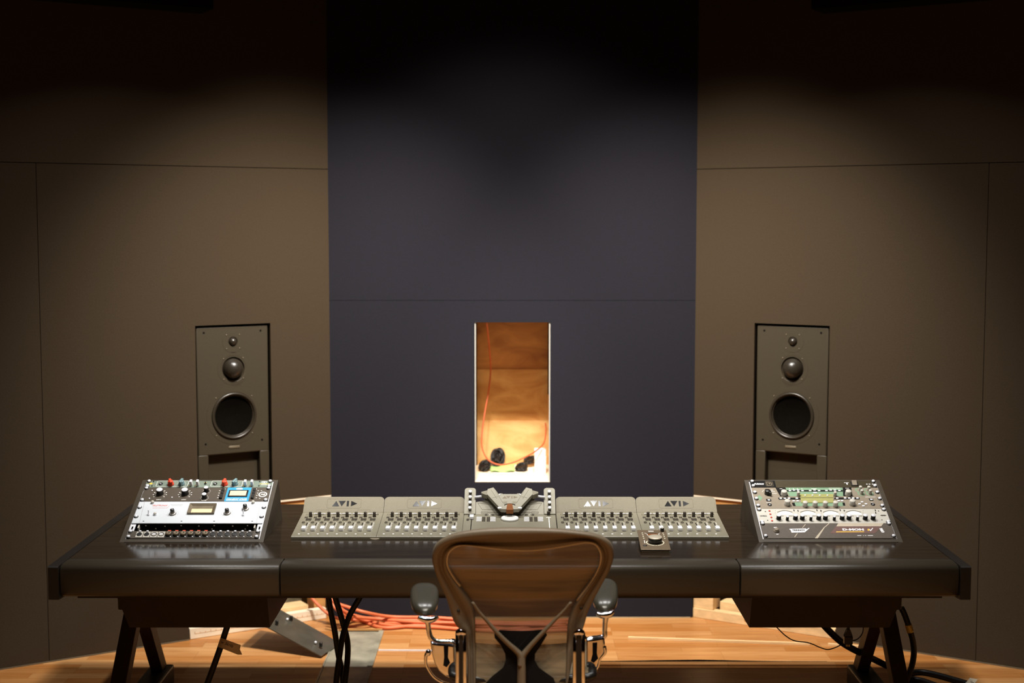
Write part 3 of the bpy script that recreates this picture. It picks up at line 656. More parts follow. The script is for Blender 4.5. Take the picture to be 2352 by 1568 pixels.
def knob_plain(m, r, h, taper=0.92):
    def f():
        mb = MB().use(m); mb.lathe([(r, 0), (r, 0.001), (r * taper, h * 0.92), (r * taper * 0.9, h), (0.0004, h)], n=24); return mb
    return f
def knob_wing(m):
    def f():
        mb = MB().use(m); mb.lathe([(0.0125, 0), (0.0125, 0.004), (0.0105, 0.006), (0.0098, 0.016), (0.0085, 0.018), (0.0004, 0.018)], n=24)
        mb.bbox(-0.0048, 0.0048, -0.0145, 0.0125, 0.004, 0.0215, 0.002, 2); mb.bbox(-0.0045, 0.0045, -0.0145, -0.006, 0.001, 0.01, 0.0015, 1); return mb
    return f
def flat_screw(m):
    def f():
        mb = MB().use(m); mb.lathe([(0.0033, 0), (0.003, 0.0015), (0.0004, 0.0018)], n=8); return mb
    return f
def knob_skirt():
    mb = MB().use('bezel'); mb.lathe([(0.0135, 0), (0.0135, 0.0012), (0.0122, 0.003)], n=28)
    mb.use('steel'); mb.lathe([(0.0122, 0.003), (0.0095, 0.004), (0.0082, 0.0045)], n=28)
    mb.use('bezel'); mb.lathe([(0.0086, 0.0035), (0.0080, 0.012)], n=14)
    mb.use('blk'); mb.lathe([(0.0082, 0.012), (0.0074, 0.019), (0.0055, 0.0205), (0.0004, 0.0207)], n=14)
    mb.use('white'); mb.box(-0.0007, 0.0007, -0.002, 0.0085, 0.0194, 0.0212); return mb
def toggle():
    mb = MB().use('steel'); mb.lathe([(0.0062, 0), (0.0062, 0.002), (0.0045, 0.0035), (0.0042, 0.006)], n=6, sm=False)
    mb.use('steel'); mb.tube([(0, 0, 0.005), (0, 0.004, 0.011), (0, 0.008, 0.017)], [0.0017, 0.002, 0.0026], 8, 3); return mb
def jack():
    mb = MB().use('blk'); mb.lathe([(0.0082, 0), (0.0082, 0.0015), (0.0055, 0.0018), (0.005, 0.0004)], n=20); mb.use('steel'); mb.lathe([(0.0022, 0.0002), (0.0022, 0.002), (0.0004, 0.002)], n=10); return mb
def ticks(mb, x, y, r0, r1, n, a0=-135, a1=135, w=0.0011):
    for i in range(n):
        a = R(90 - (a0 + (a1 - a0) * i / (n - 1))); c, s = math.cos(a), math.sin(a)
        seg(mb, (x + r0 * c, y + r0 * s), (x + r1 * c, y + r1 * s), w, TZ - 0.0001, TZ + 0.0003)
# ---- left rack: grey-green preamp (top)
u = unit('preamp', 'slim grey-green preamp with red knobs at the top of the left rack', 'audio unit', LX, 7, 8, 'greenp', (0.15, 0.85))
ym = S0 + 7.5 * U; Y = lambda zy: yf(zy, 143, 238, 7, 8)
mb = MB().use('whiteprint')
for a, b in ((565, 990), (1300, 1720)): outline(mb, rrect(xl(a + 2, 190), xl(b, 190), Y(226), Y(147), 0.005, 3), 0.0012, TZ - 0.0001, TZ + 0.0003)
for zx in (900, 1620): ticks(mb, xl(zx, 192), Y(192), 0.0145, 0.0175, 11, w=0.0012)
mb.build('print', None, u)
for zx in (622, 1355): part('jack', jack, 'jack_socket', u, (xl(zx, 190), Y(190), TZ))
for zx, rz in ((757, 25), (1482, -8)): part('kred', knob_wing('red'), 'knob', u, (xl(zx, 200), Y(198), TZ), (0, 0, R(rz)))
for zx, rz in ((903, -12), (1622, -25)): part('kblue', knob_wing('bluek'), 'knob', u, (xl(zx, 200), Y(196), TZ), (0, 0, R(rz)))
def rocker():
    mb = MB().use('white'); mb.bbox(-0.0048, 0.0048, -0.008, 0.008, 0, 0.022, 0.0015, 1); return mb
for zx in (1032, 1120, 1762, 1852): part('rock', rocker, 'switch', u, (xl(zx, 210), Y(206), TZ))
mb = MB().use('yellow')
for zx, zy in ((740, 221), (895, 221), (1000, 216), (1090, 214), (1470, 221), (1630, 221), (1730, 216), (1822, 214)):
    mb.box(xl(zx, 215) - 0.003, xl(zx, 215) + 0.003, Y(zy) - 0.001, Y(zy) + 0.0012, TZ - 0.0001, TZ + 0.0003)
mb.lathe([(0.006, TZ), (0.006, TZ + 0.0004)], (xl(490, 186), Y(186), 0), 12, False); mb.box(xl(440, 186), xl(540, 186), Y(187), Y(185), TZ - 0.0001, TZ + 0.0003)
mb.box(xl(1955, 188), xl(2075, 188), Y(191), Y(184), TZ - 0.0001, TZ + 0.0003)
mb.box(xl(1210, 175), xl(1240, 175), Y(175), Y(169), TZ - 0.0001, TZ + 0.0003)
mb.build('yellow_print', None, u)
mb = MB().use('white'); x, y = xl(2015, 168), Y(170); outline(mb, rrect(x - 0.008, x + 0.008, y - 0.005, y + 0.007, 0.001, 1), 0.0018, TZ - 0.0001, TZ + 0.0003); mb.box(x - 0.009, x + 0.012, Y(203), Y(197), TZ - 0.0001, TZ + 0.0003)
mb.box(x - 0.003, x + 0.003, y - 0.002, y + 0.003, TZ - 0.0001, TZ + 0.0003); mb.build('logo', None, u)
for zx, zy in ((527, 157), (503, 217), (1955, 157), (1943, 217)): part('scb', flat_screw('blk'), 'screw', u, (xl(zx, zy), Y(zy), TZ))
def mini():
    mb = MB().use('blk'); mb.lathe([(0.0045, 0), (0.0045, 0.003), (0.003, 0.0035)], n=10); mb.tube([(0, 0, 0.003), (0, 0.002, 0.010)], 0.002, 8, 0); return mb
part('mini', mini, 'toggle', u, (xl(1224, 190), Y(190), TZ))
# ---- left rack: charcoal limiter with the blue meter
u = unit('limiter', 'charcoal two-row limiter with a bright blue meter panel in the left rack', 'audio unit', LX, 5, 7, 'darkp', (0.08, 0.92))
Y = lambda zy: yf(zy, 238, 425, 5, 7)
for zx in (608, 947): part('kbig', knob_silver(0.0128, 0.021), 'knob', u, (xl(zx, 325), Y(325), TZ))
for zx, zy in ((1235, 290), (1207, 378)): part('ksm', knob_silver(0.0092, 0.019), 'knob', u, (xl(zx, zy), Y(zy), TZ))
mb = MB().use('whiteprint')
for zx in (608, 947):
    ticks(mb, xl(zx, 325), Y(328), 0.0175, 0.0195, 21, -130, 130, 0.0010); ticks(mb, xl(zx, 325), Y(328), 0.0225, 0.027, 9, -130, 130, 0.0032)
for zx, zy in ((1235, 290), (1207, 378)): ticks(mb, xl(zx, zy), Y(zy), 0.0135, 0.016, 9, -130, 130, 0.0016)
for i in range(4):
    zy = 282 + i * 31
    for zx in (1413 - i * 9, 1932 - i * 9): mb.box(xl(zx, zy) - 0.002, xl(zx, zy) + 0.002, Y(zy) - 0.0018, Y(zy) + 0.0018, TZ - 0.0001, TZ + 0.0003)
for zx, zy in ((1482, 258), (1905, 258), (1975, 282), (1950, 386)): mb.box(xl(zx, zy) - 0.0025, xl(zx, zy) + 0.0025, Y(zy) - 0.0014, Y(zy) + 0.0014, TZ - 0.0001, TZ + 0.0003)
mb.build('scale_print', None, u)
for (w, zx) in (('INPUT', 588), ('OUTPUT', 925), ('RELEASE', 1200)): text(w, 0.007, 'whiteprint', u, (xl(zx, 404), Y(402 if zx < 1000 else 410), TZ), 0.018, 0, 0.0002)
for zx in (1444, 1868):
    def bank():
        mb = MB().use('blk')
        for i in range(4): mb.bbox(-0.0055, 0.0055, -0.032 + i * 0.0165, -0.0175 + i * 0.0165, 0, 0.004 if i else 0.0065, 0.001, 1)
        return mb
    part('bank', bank, 'button_bank', u, (xl(zx, 322), Y(325), TZ))
bx0, bx1 = xl(1660, 330) - 0.0455, xl(1660, 330) + 0.0455
mb = MB().use('bluep'); mb.box(bx0, bx1, Y(424), Y(240), TZ - 0.0002, TZ + 0.0006); bp = mb.build('meter_panel', None, u, 'bright blue panel around the meter')
bc = (bx0 + bx1) / 2
mb = MB().use('blk'); mb.bbox(bc - 0.037, bc + 0.037, Y(366), Y(281), TZ, TZ + 0.004, 0.001, 1); mb.build('meter_bezel', None, bp)
mb = MB().use('meter'); mb.box(bc - 0.031, bc + 0.031, Y(358), Y(296), TZ + 0.0041, TZ + 0.0046); mf = mb.build('meter_face', None, bp)
mb = MB().use('white'); mb.lathe([(0.013, TZ + 0.0006), (0.013, TZ + 0.001)], (bc, Y(259), 0), 20, False, sq=0.4); mb.use('blk'); mb.box(bc - 0.009, bc + 0.009, Y(261), Y(257), TZ + 0.001, TZ + 0.0012); mb.build('emblem', None, bp)
text('1176LN LIMITING AMPLIFIER', 0.0075, 'white', bp, (bc, Y(391), TZ + 0.0007), 0.078, 0, 0.0001)
text('UNIVERSAL AUDIO', 0.0085, 'white', bp, (bc, Y(408), TZ + 0.0007), 0.078, 0, 0.0006)
ax, ay = xl(2004, 330), Y(332)
mb = MB().use('whiteprint'); mb.lathe([(0.0165, TZ - 0.0001), (0.0165, TZ + 0.0004), (0.0118, TZ + 0.0004), (0.0118, TZ - 0.0001)], (ax - 0.003, ay, 0), 36, False, cap=False); bd = mb.build('badge', None, u)
text('AE', 0.013, 'whiteprint', bd, (ax - 0.003, ay, TZ), 0.0165, 0, 0.0006)
for zx, zy in ((503, 280), (463, 386), (768, 372)): part('scs', flat_screw('steel'), 'screw', u, (xl(zx, zy), Y(zy), TZ))
# ---- left rack: white compressor
u = unit('compressor', 'white three-row compressor with a central meter in the left rack', 'audio unit', LX, 2, 5, 'panelwhite', (0.29, 0.72), 0.04)
Y = lambda zy: yf(zy, 425, 715, 2, 5)
for zx, zy in ((772, 588), (1510, 582), (1755, 526)): part('kskirt', knob_skirt, 'knob', u, (xl(zx, zy), Y(zy), TZ))
x0, x1, y0, y1 = -0.0465, 0.0535, Y(597), Y(470)
mb = MB().use('bezel')
o_ = [(x0, y0), (x1, y0), (x1, y1), (x0, y1)]; i_ = [(x0 + 0.012, y0 + 0.010), (x1 - 0.012, y0 + 0.010), (x1 - 0.012, y1 - 0.010), (x0 + 0.012, y1 - 0.010)]
for k in range(4):
    a, b = o_[k], o_[(k + 1) % 4]; c, d = i_[(k + 1) % 4], i_[k]
    A0 = mb._v([(a[0], a[1], TZ), (b[0], b[1], TZ), (b[0], b[1], TZ + 0.008), (a[0], a[1], TZ + 0.008)]); B0 = mb._v([(d[0], d[1], TZ + 0.001), (c[0], c[1], TZ + 0.001)])
    mb._f(A0); mb._f([A0[3], A0[2], B0[1], B0[0]])
mb.build('meter_bezel', None, u)
mb = MB().use('meter'); mb.box(x0 + 0.011, x1 - 0.011, y0 + 0.009, y1 - 0.012, TZ, TZ + 0.0012); mb.use('bezel'); mb.box(x0 + 0.011, x1 - 0.011, y1 - 0.026, y1 - 0.010, TZ, TZ + 0.0016); mb.build('meter_face', None, u)
for zx, zy in ((447, 606), (1727, 612)): part('tog', toggle, 'toggle', u, (xl(zx, zy), Y(zy), TZ))
def lampf():
    mb = MB().use('steel'); mb.lathe([(0.0072, 0), (0.0072, 0.003), (0.006, 0.004)], n=20); mb.use('cream'); mb.lathe([(0.0058, 0.004), (0.005, 0.008), (0.0025, 0.0095), (0.0004, 0.0098)], n=20); return mb
part('lamp', lampf, 'pilot_lamp', u, (xl(535, 602), Y(602), TZ))
def thumb():
    mb = MB().use('cream'); mb.lathe([(0.006, 0), (0.006, 0.007), (0.0048, 0.009), (0.0004, 0.009)], n=14); return mb
for zx in (505, 1862): part('thumb', thumb, 'thumb_screw', u, (xl(zx, 445), Y(445), TZ))
text('TELETRONIX', 0.0125, 'redprint', u, (xl(605, 480), Y(481), TZ), 0.058, 0.35, 0.0001)
mb = MB().use('redprint'); mb.box(xl(500, 512), xl(700, 512), Y(513), Y(511), TZ - 0.0001, TZ + 0.0002); seg(mb, (xl(700, 512), Y(512)), (xl(735, 470), Y(478)), 0.0006, TZ - 0.0001, TZ + 0.0002)
mb.use('greyprint')
mb.box(xl(745, 467), xl(915, 467), Y(468), Y(466.5), TZ - 0.0001, TZ + 0.0002); mb.box(xl(760, 482), xl(900, 482), Y(483), Y(482), TZ - 0.0001, TZ + 0.0002)
for zx, zy in ((772, 588), (1510, 582)): ticks(mb, xl(zx, zy), Y(zy), 0.019, 0.0215, 11, w=0.0009)
for zx in (372, 1940): seg(mb, (xl(zx + 25, 430), Y(427)), (xl(zx - 55 if zx < 1000 else zx - 35, 712), Y(714)), 0.0009, TZ - 0.0001, TZ + 0.0002)
mb.use('seam')
for zx in (375, 890, 1332, 1847): mb.box(xl(zx, 687) - 0.003, xl(zx, 687) + 0.003, Y(690), Y(684), TZ - 0.0001, TZ + 0.0004)
mb.build('print', None, u)
for x, z in ((-0.190, -0.010), (-0.060, -0.010), (0.062, -0.010), (0.185, -0.010), (-0.155, -0.024), (0.005, -0.012), (0.052, -0.026), (-0.12, -0.013), (0.13, -0.012), (0.175, -0.026)):
    part('scc', flat_screw('cream'), 'screw', u, (x, S0 + 2 * U + 0.0024, z), (R(90), 0, 0))
mb = MB().use('cream')
for sx in (-1, 1): mb.box(sx * 0.2135 - 0.0025, sx * 0.2135 + 0.0025, S0 + 2 * U - 0.018, S0 + 2 * U + 0.002, -0.022, -0.004)
mb.build('bracket', None, u)
# ---- left rack: connector panel
u = unit('connector_panel', 'narrow dark connector panel at the foot of the left rack', 'audio unit', LX, 0, 1, 'darkp', (0.16, 0.86), 0)
yc = S0 + 0.47 * U; x_ = lambda i: -0.1964 + 0.02668 * i
def xlr(front, slot):
    def f():
        mb = MB().use(front); mb.bbox(-0.0122, 0.0122, -0.0165, 0.0165, 0, 0.0018, 0.0006, 1)
        if not slot:
            mb.use('blk'); mb.lathe([(0.0098, 0.0018), (0.0098, 0.003), (0.0086, 0.0034)], n=22)
            mb.use('darkp' if front != 'cream' else 'blkmat'); mb.lathe([(0.0084, 0.0019), (0.0004, 0.0022)], n=22, sm=False)
            mb.use('steel'); mb.bbox(-0.004, 0.004, 0.0125, 0.0195, 0.001, 0.0062, 0.001, 1)
            if front != 'cream':
                for a in (90, 210, 330): mb.lathe([(0.0013, 0.002), (0.0013, 0.0032), (0.0003, 0.0033)], (0.0045 * math.cos(R(a)), 0.0045 * math.sin(R(a)), 0), 8)
                mb.use('white'); mb.lathe([(0.0026, 0.0018), (0.0022, 0.003), (0.0003, 0.0032)], (0.0092, -0.0135, 0), 8); mb.lathe([(0.002, 0.0018), (0.0018, 0.003), (0.0003, 0.0032)], (-0.0092, 0.0115, 0), 8)
        else:
            mb.use('blk'); mb.lathe([(0.0105, 0.0018), (0.0105, 0.0032), (0.0084, 0.0034), (0.0084, 0.002)], n=22, cap=False); mb.use('white'); mb.box(-0.006, 0.006, -0.001, 0.0048, 0.0018, 0.003)
        return mb
    return f
def capped():
    mb = MB().use('blk'); mb.bbox(-0.0122, 0.0122, -0.0165, 0.0165, 0, 0.0018, 0.0006, 1)
    mb.use('bezel'); mb.lathe([(0.0105, 0.001), (0.0108, 0.009), (0.0098, 0.011), (0.0035, 0.011), (0.003, 0.009), (0.0003, 0.009)], n=24)
    mb.use('red'); mb.prism([(-0.006, 0.0195), (-0.002, 0.011), (0.002, 0.011), (0.006, 0.0195)], 0.002, 0.006)
    mb.use('white'); mb.lathe([(0.0026, 0.0018), (0.0022, 0.003), (0.0003, 0.0032)], (0.0092, -0.0135, 0), 8); return mb
for i in range(16):
    k = 'xa' if i < 2 else ('xb' if i < 4 else ('xc' if i < 10 else 'xd'))
    f = xlr('cream', False) if i < 2 else (xlr('cream', True) if i < 4 else (capped if i < 10 else xlr('dark', False)))
    part(k, f, {'xa': 'socket', 'xb': 'socket', 'xc': 'capped_socket', 'xd': 'socket'}[k], u, (x_(i), yc, TZ))
# ---- right rack: power conditioner
u = unit('power_conditioner', 'slim black power conditioner at the top of the right rack', 'audio unit', RX, 7, 8, 'brushdark', (0.17, 0.83))
Y = lambda zy: yf(zy, 115, 215, 7, 8)
mb = MB().use('blkmat'); mb.box(-0.2408, xr(560, 165), Y(213), Y(118), TZ - 0.0002, TZ + 0.0004); mb.build('label_panel', None, u)
text('FURMAN', 0.0125, 'white', u, (xr(352, 170), Y(167), TZ + 0.0003), 0.038, 0.3, 0.0005)
x, y = xr(482, 165), Y(163)
mb = MB().use('bezel'); outline(mb, rrect(x - 0.0135, x + 0.0135, y - 0.0145, y + 0.0145, 0.001, 1), 0.0012, TZ + 0.0003, TZ + 0.0007)
mb.prism(rrect(x - 0.0105, x + 0.0105, y - 0.0115, y + 0.0115, 0.009, 5, (0, 1, 1, 0)), TZ + 0.0003, TZ + 0.0007); mb.use('blkmat'); mb.prism(rrect(x - 0.0072, x + 0.0072, y - 0.008, y + 0.008, 0.0065, 5, (0, 1, 1, 0)), TZ + 0.0006, TZ + 0.0010)
mb.use('bezel'); mb.prism(rrect(x - 0.003, x + 0.004, y - 0.0045, y + 0.0045, 0.003, 4, (0, 1, 1, 0)), TZ + 0.0009, TZ + 0.0013); mb.build('emblem', None, u)
mb = MB().use('white'); xx = xr(1467, 150); mb.box(xx - 0.009, xx + 0.009, Y(150), Y(145), TZ - 0.0001, TZ + 0.0003); mb.box(xx - 0.001, xx + 0.0035, Y(174), Y(152), TZ - 0.0001, TZ + 0.0003)
for dx in (-0.018, -0.008, 0.004, 0.014): mb.box(xr(1790, 168) + dx - 0.003, xr(1790, 168) + dx + 0.003, Y(172), Y(163), TZ - 0.0001, TZ + 0.0003)
mb.build('print', None, u)
mb = MB().use('blk'); x = xr(1568, 165); mb.bbox(x - 0.0135, x + 0.0135, Y(194), Y(136), TZ, TZ + 0.003, 0.0008, 1); sw = mb.build('power_switch', None, u)
mb = MB().use('taupe'); mb.prism([(Y(187), TZ + 0.003), (Y(140), TZ + 0.003), (Y(140), TZ + 0.010), (Y(164), TZ + 0.006)], x - 0.009, x + 0.009, 'x'); mb.build('rocker', None, sw)
# ---- right rack: amp profiler with the green display
u = unit('amp_processor', 'taupe three-row processor with a green display field in the right rack', 'audio unit', RX, 4, 7, 'taupe', (0.12, 0.45, 0.75))
Y = lambda zy: yf(zy, 215, 475, 4, 7); B0 = TZ - 0.0001
def poly(mb, pts, z1): mb.prism([(xr(a, b), Y(b)) for a, b in pts], B0, TZ + z1)
mb = MB().use('pgreen'); poly(mb, [(690, 217), (1420, 217), (1432, 325), (740, 325)], 0.0003); poly(mb, [(800, 398), (1430, 400), (1440, 445), (815, 445)], 0.0003)
mb.lathe([(0.011, B0), (0.011, TZ + 0.0003)], (xr(362, 345), Y(343), 0), 4, False, sq=1.7)
for zx, zy in ((1628, 248), (1742, 250), (1660, 292), (1770, 292)): mb.lathe([(0.014, B0), (0.014, TZ + 0.0003), (0.0095, TZ + 0.0003), (0.0095, B0)], (xr(zx, zy), Y(zy), 0), 24, False, cap=False)
mb.build('green_print', None, u)
mb = MB().use('blkmat'); poly(mb, [(562, 218), (690, 218), (725, 326), (622, 326)], 0.0004); poly(mb, [(1422, 214), (1530, 214), (1548, 322), (1428, 322)], 0.0004)
poly(mb, [(700, 248), (1422, 248), (1424, 268), (706, 268)], 0.0004); poly(mb, [(595, 342), (880, 342), (892, 366), (606, 366)], 0.0004); poly(mb, [(1318, 340), (1636, 340), (1640, 363), (1310, 363)], 0.0004)
poly(mb, [(768, 404), (805, 404), (820, 444), (790, 444)], 0.0004); poly(mb, [(1418, 402), (1446, 402), (1454, 440), (1424, 440)], 0.0004); poly(mb, [(440, 358), (505, 358), (510, 388), (450, 388)], 0.0004); poly(mb, [(1752, 352), (1805, 352), (1816, 380), (1768, 380)], 0.0004)
mb.build('black_print', None, u)
mb = MB().use('olive'); mb.prism([(xr(872, 303), Y(303)), (xr(1300, 303), Y(303)), (xr(1300, 403), Y(407)), (xr(890, 403), Y(407))], TZ, TZ + 0.0022); ds = mb.build('display', None, u)
mb = MB().use('dark'); mb.box(xr(885, 348), xr(1298, 348), Y(350), Y(346), TZ + 0.0022, TZ + 0.0025); mb.build('display_line', None, ds)
def wb(w, d):
    def f():
        mb = MB().use('white'); mb.bbox(-w / 2, w / 2, -d / 2, d / 2, 0, 0.0025, 0.0006, 1); return mb
    return f
for zx, zy in ((748, 258), (800, 253), (852, 253), (908, 259), (1006, 258), (1062, 252), (1120, 258), (1215, 258), (1268, 252), (1322, 252), (1380, 257), (630, 354), (682, 354), (735, 354), (835, 354), (1350, 352), (1452, 351), (1505, 351), (1555, 351), (1610, 351), (795, 386), (846, 386), (1370, 384), (1413, 384), (478, 375), (1788, 367)):
    part('wb1', wb(0.0092, 0.0068), 'button', u, (xr(zx, zy), Y(zy), TZ))
part('wb3', wb(0.014, 0.008), 'button', u, (xr(1069, 283), Y(284), TZ))
for zx in (940, 1034, 1127, 1225): part('wb2', wb(0.006, 0.006), 'button', u, (xr(zx, 320), Y(322), TZ + 0.0022))
for zx, zy in ((1668, 398), (1635, 422), (1718, 422), (1685, 446)): part('wb1', None, 'button', u, (xr(zx, zy), Y(zy), TZ))
for zx, zy in ((668, 308), (1490, 306), (710, 425), (1540, 422)): part('kn1', knob_plain('cream', 0.0118, 0.019, 0.93), 'knob', u, (xr(zx, zy), Y(zy), TZ))
for zx, zy in ((937, 443), (1064, 443), (1194, 443), (1324, 443)): part('kn2', knob_plain('cream', 0.0094, 0.019, 0.98), 'knob', u, (xr(zx, zy), Y(zy), TZ))
for zx, zy in ((852, 315), (1322, 315), (1645, 246), (1752, 248), (1662, 292), (1770, 292)): part('kn3', knob_plain('cream', 0.0062, 0.017, 0.98), 'knob', u, (xr(zx, zy), Y(zy), TZ))
def chick():
    mb = MB().use('blk'); mb.lathe([(0.0125, 0), (0.012, 0.012), (0.009, 0.016), (0.0004, 0.0165)], n=20); mb.bbox(-0.004, 0.004, -0.018, 0.0135, 0.001, 0.015, 0.002, 2); return mb
part('chick', chick, 'knob', u, (xr(463, 295), Y(293), TZ), (0, 0, R(35)))
for zx, zy in ((487, 429), (1806, 424)): part('jack2', jack, 'jack_socket', u, (xr(zx, zy), Y(zy), TZ))
mb = MB().use('whiteprint')
for a, b, zy in ((490, 530, 250), (510, 555, 267), (515, 580, 292), (445, 505, 402), (1710, 1840, 335), (1780, 1810, 402), (1020, 1090, 232), (1240, 1390, 226), (615, 650, 232), (1455, 1500, 226)): mb.box(xr(a, zy), xr(b, zy), Y(zy + 2), Y(zy - 2), B0, TZ + 0.0006)
seg(mb, (xr(392, 270), Y(272)), (xr(410, 248), Y(248)), 0.0012, B0, TZ + 0.0003)
for zx in (740, 790, 842, 900): mb.box(xr(zx, 232) - 0.001, xr(zx, 232) + 0.001, Y(236), Y(226), B0, TZ + 0.0006)
mb.build('print', None, u)
# ---- right rack: cream four-meter preamp
u = unit('microphone_preamp', 'cream two-row preamp with four glowing meters in the right rack', 'audio unit', RX, 2, 4, 'cream', (0.07, 0.92))
Y = lambda zy: yf(zy, 475, 660, 2, 4)
for zx in (603, 816, 903, 1113, 1198, 1412, 1499, 1707, 1807): part('kp1', knob_silver(0.0088, 0.018), 'knob', u, (xr(zx, 610), Y(607), TZ))
for zx in (712, 1012, 1311, 1607): part('kp2', knob_silver(0.0056, 0.017), 'knob', u, (xr(zx, 622), Y(620), TZ))
for zx in (682, 975, 1266, 1558):
    x, y = xr(zx, 525), Y(553); n = 14
    arc = [(x + 0.0285 * math.cos(math.pi * i / n), y + 0.021 * (math.sin(math.pi * i / n)) ** 1.2) for i in range(n + 1)]
    mb = MB().use('meterw'); mb.prism(arc, TZ - 0.0001, TZ + 0.0008); mo = mb.build('meter', None, u)
    mb = MB().use('bezel'); p = [(x - 0.028, y + 0.0155), (x - 0.010, y + 0.0235), (x, y + 0.0255), (x + 0.010, y + 0.0235), (x + 0.028, y + 0.0155)]
    for a, b in zip(p, p[1:]): seg(mb, a, b, 0.0016, TZ, TZ + 0.0012)
    mb.build('meter_rim', None, mo)
mb = MB().use('blk')
for zx, zy in ((797, 500), (1090, 498), (1386, 497), (1835, 500), (1840, 530), (848, 505), (1140, 505), (1437, 503)): mb.bbox(xr(zx, zy) - 0.0016, xr(zx, zy) + 0.0016, Y(zy + 7), Y(zy - 7), TZ - 0.0001, TZ + 0.003, 0.0005, 1)
mb.build('toggles', None, u)
mb = MB().use('redprint')
for zx, zy in ((484, 506), (496, 547), (508, 588), (518, 630)): mb.lathe([(0.0038, 0), (0.0036, 0.002), (0.0004, 0.0022)], (xr(zx, zy), Y(zy), TZ), 12)
mb.build('indicator_leds', None, u)
mb = MB().use('dark')
for zx in (640, 758, 940, 1055, 1236, 1352, 1536, 1650): mb.box(xr(zx, 568) - 0.007, xr(zx, 568) + 0.007, Y(571), Y(566), B0, TZ + 0.0003)
for zx, zy in ((432, 513), (462, 624), (1878, 506), (1920, 618)): mb.lathe([(0.0025, TZ), (0.0022, TZ + 0.001), (0.0004, TZ + 0.0012)], (xr(zx, zy), Y(zy), 0), 8)
x, y = xr(1938, 562), Y(562)
for sx in (-1, 1): mb.prism([(x + sx * 0.012, y), (x + sx * 0.004, y - 0.0045), (x + sx * 0.0025, y), (x + sx * 0.004, y + 0.0045)], B0, TZ + 0.0003)
mb.lathe([(0.0035, B0), (0.0035, TZ + 0.0003)], (x, y, 0), 12, False)
mb.use('greyprint')
for zx in (560, 660, 850, 955, 1150, 1250, 1450, 1545, 1680):
    for zy in (500, 530, 602): mb.box(xr(zx, zy) - 0.0014, xr(zx, zy) + 0.0014, Y(zy + 3), Y(zy - 3), B0, TZ + 0.0003)
mb.build('print', None, u)
text('UNIVERSAL', 0.0085, 'dark', u, (xr(408, 568), Y(569), TZ), 0.0265, 0, 0.0005)
# ---- right rack: monitor controller unit
u = unit('monitor_unit', 'warm grey two-row unit with slanted stripes at the foot of the right rack', 'audio unit', RX, 0, 2, 'dmon', (0.13, 0.955), 0.006)
Y = lambda zy: yf(zy, 660, 842, 0, 2)
mb = MB().use('beigep'); poly(mb, [(1362, 661), (1942, 659), (1912, 697), (1338, 698)], 0.0003)
poly(mb, [(1062, 842), (1100, 842), (1195, 706), (1186, 702)], 0.0003); poly(mb, [(1186, 706), (1200, 706), (1250, 664), (1240, 661)], 0.0003)
poly(mb, [(900, 716), (910, 716), (950, 672), (940, 672)], 0.0003); poly(mb, [(800, 826), (810, 828), (846, 780), (836, 780)], 0.0003)
mb.build('stripes', None, u)
mb = MB().use('maroon'); poly(mb, [(1338, 698), (1912, 697), (1850, 765), (1836, 780), (1256, 784), (1275, 762)], 0.0003); mb.build('colour_band', None, u, 'mauve printed band')
mb = MB().use('yellow'); poly(mb, [(1336, 760), (1692, 758), (1692, 768), (1334, 770)], 0.0005); poly(mb, [(1736, 728), (1760, 728), (1760, 752), (1738, 752)], 0.0005); mb.build('yellow_print', None, u)
mb = MB().use('white'); seg(mb, (xr(1762, 735), Y(733)), (xr(1775, 752), Y(754)), 0.0035, B0, TZ + 0.0005); seg(mb, (xr(1772, 752), Y(755)), (xr(1805, 720), Y(718)), 0.0032, B0, TZ + 0.0005)
poly(mb, [(738, 728), (950, 724), (956, 735), (988, 716), (994, 722), (935, 770), (766, 774), (752, 738), (742, 738)], 0.0004)
for a, b in ((1605, 1655), (1680, 1688), (1705, 1718), (1738, 1805)): mb.box(xr(a, 809), xr(b, 809), Y(812), Y(806), B0, TZ + 0.0004)
for a, b, zy in ((540, 580, 712), (570, 600, 793)): mb.box(xr(a, zy), xr(b, zy), Y(zy + 4), Y(zy - 4), B0, TZ + 0.0004)
mb.build('print', None, u)
text('TRINNOV', 0.011, 'dark', u, (xr(855, 744), Y(746), TZ + 0.0005), 0.048, 0, 0.0006)
text('D-MON', 0.0165, 'white', u, (xr(1553, 738), Y(738), TZ + 0.0003), 0.078, 0, 0.0009)
text('neo', 0.021, 'white', u, (xr(1925, 745), Y(746), TZ), 0.026, 0, 0.0012, (0, 0, R(-80)))
def rb():
    mb = MB().use('taupe'); mb.lathe([(0.0105, 0), (0.0105, 0.002), (0.0098, 0.003), (0.0085, 0.003), (0.0085, 0.009), (0.0075, 0.0105), (0.0004, 0.0108)], n=28); return mb
part('rb', rb, 'push_button', u, (xr(573, 752), Y(754), TZ))

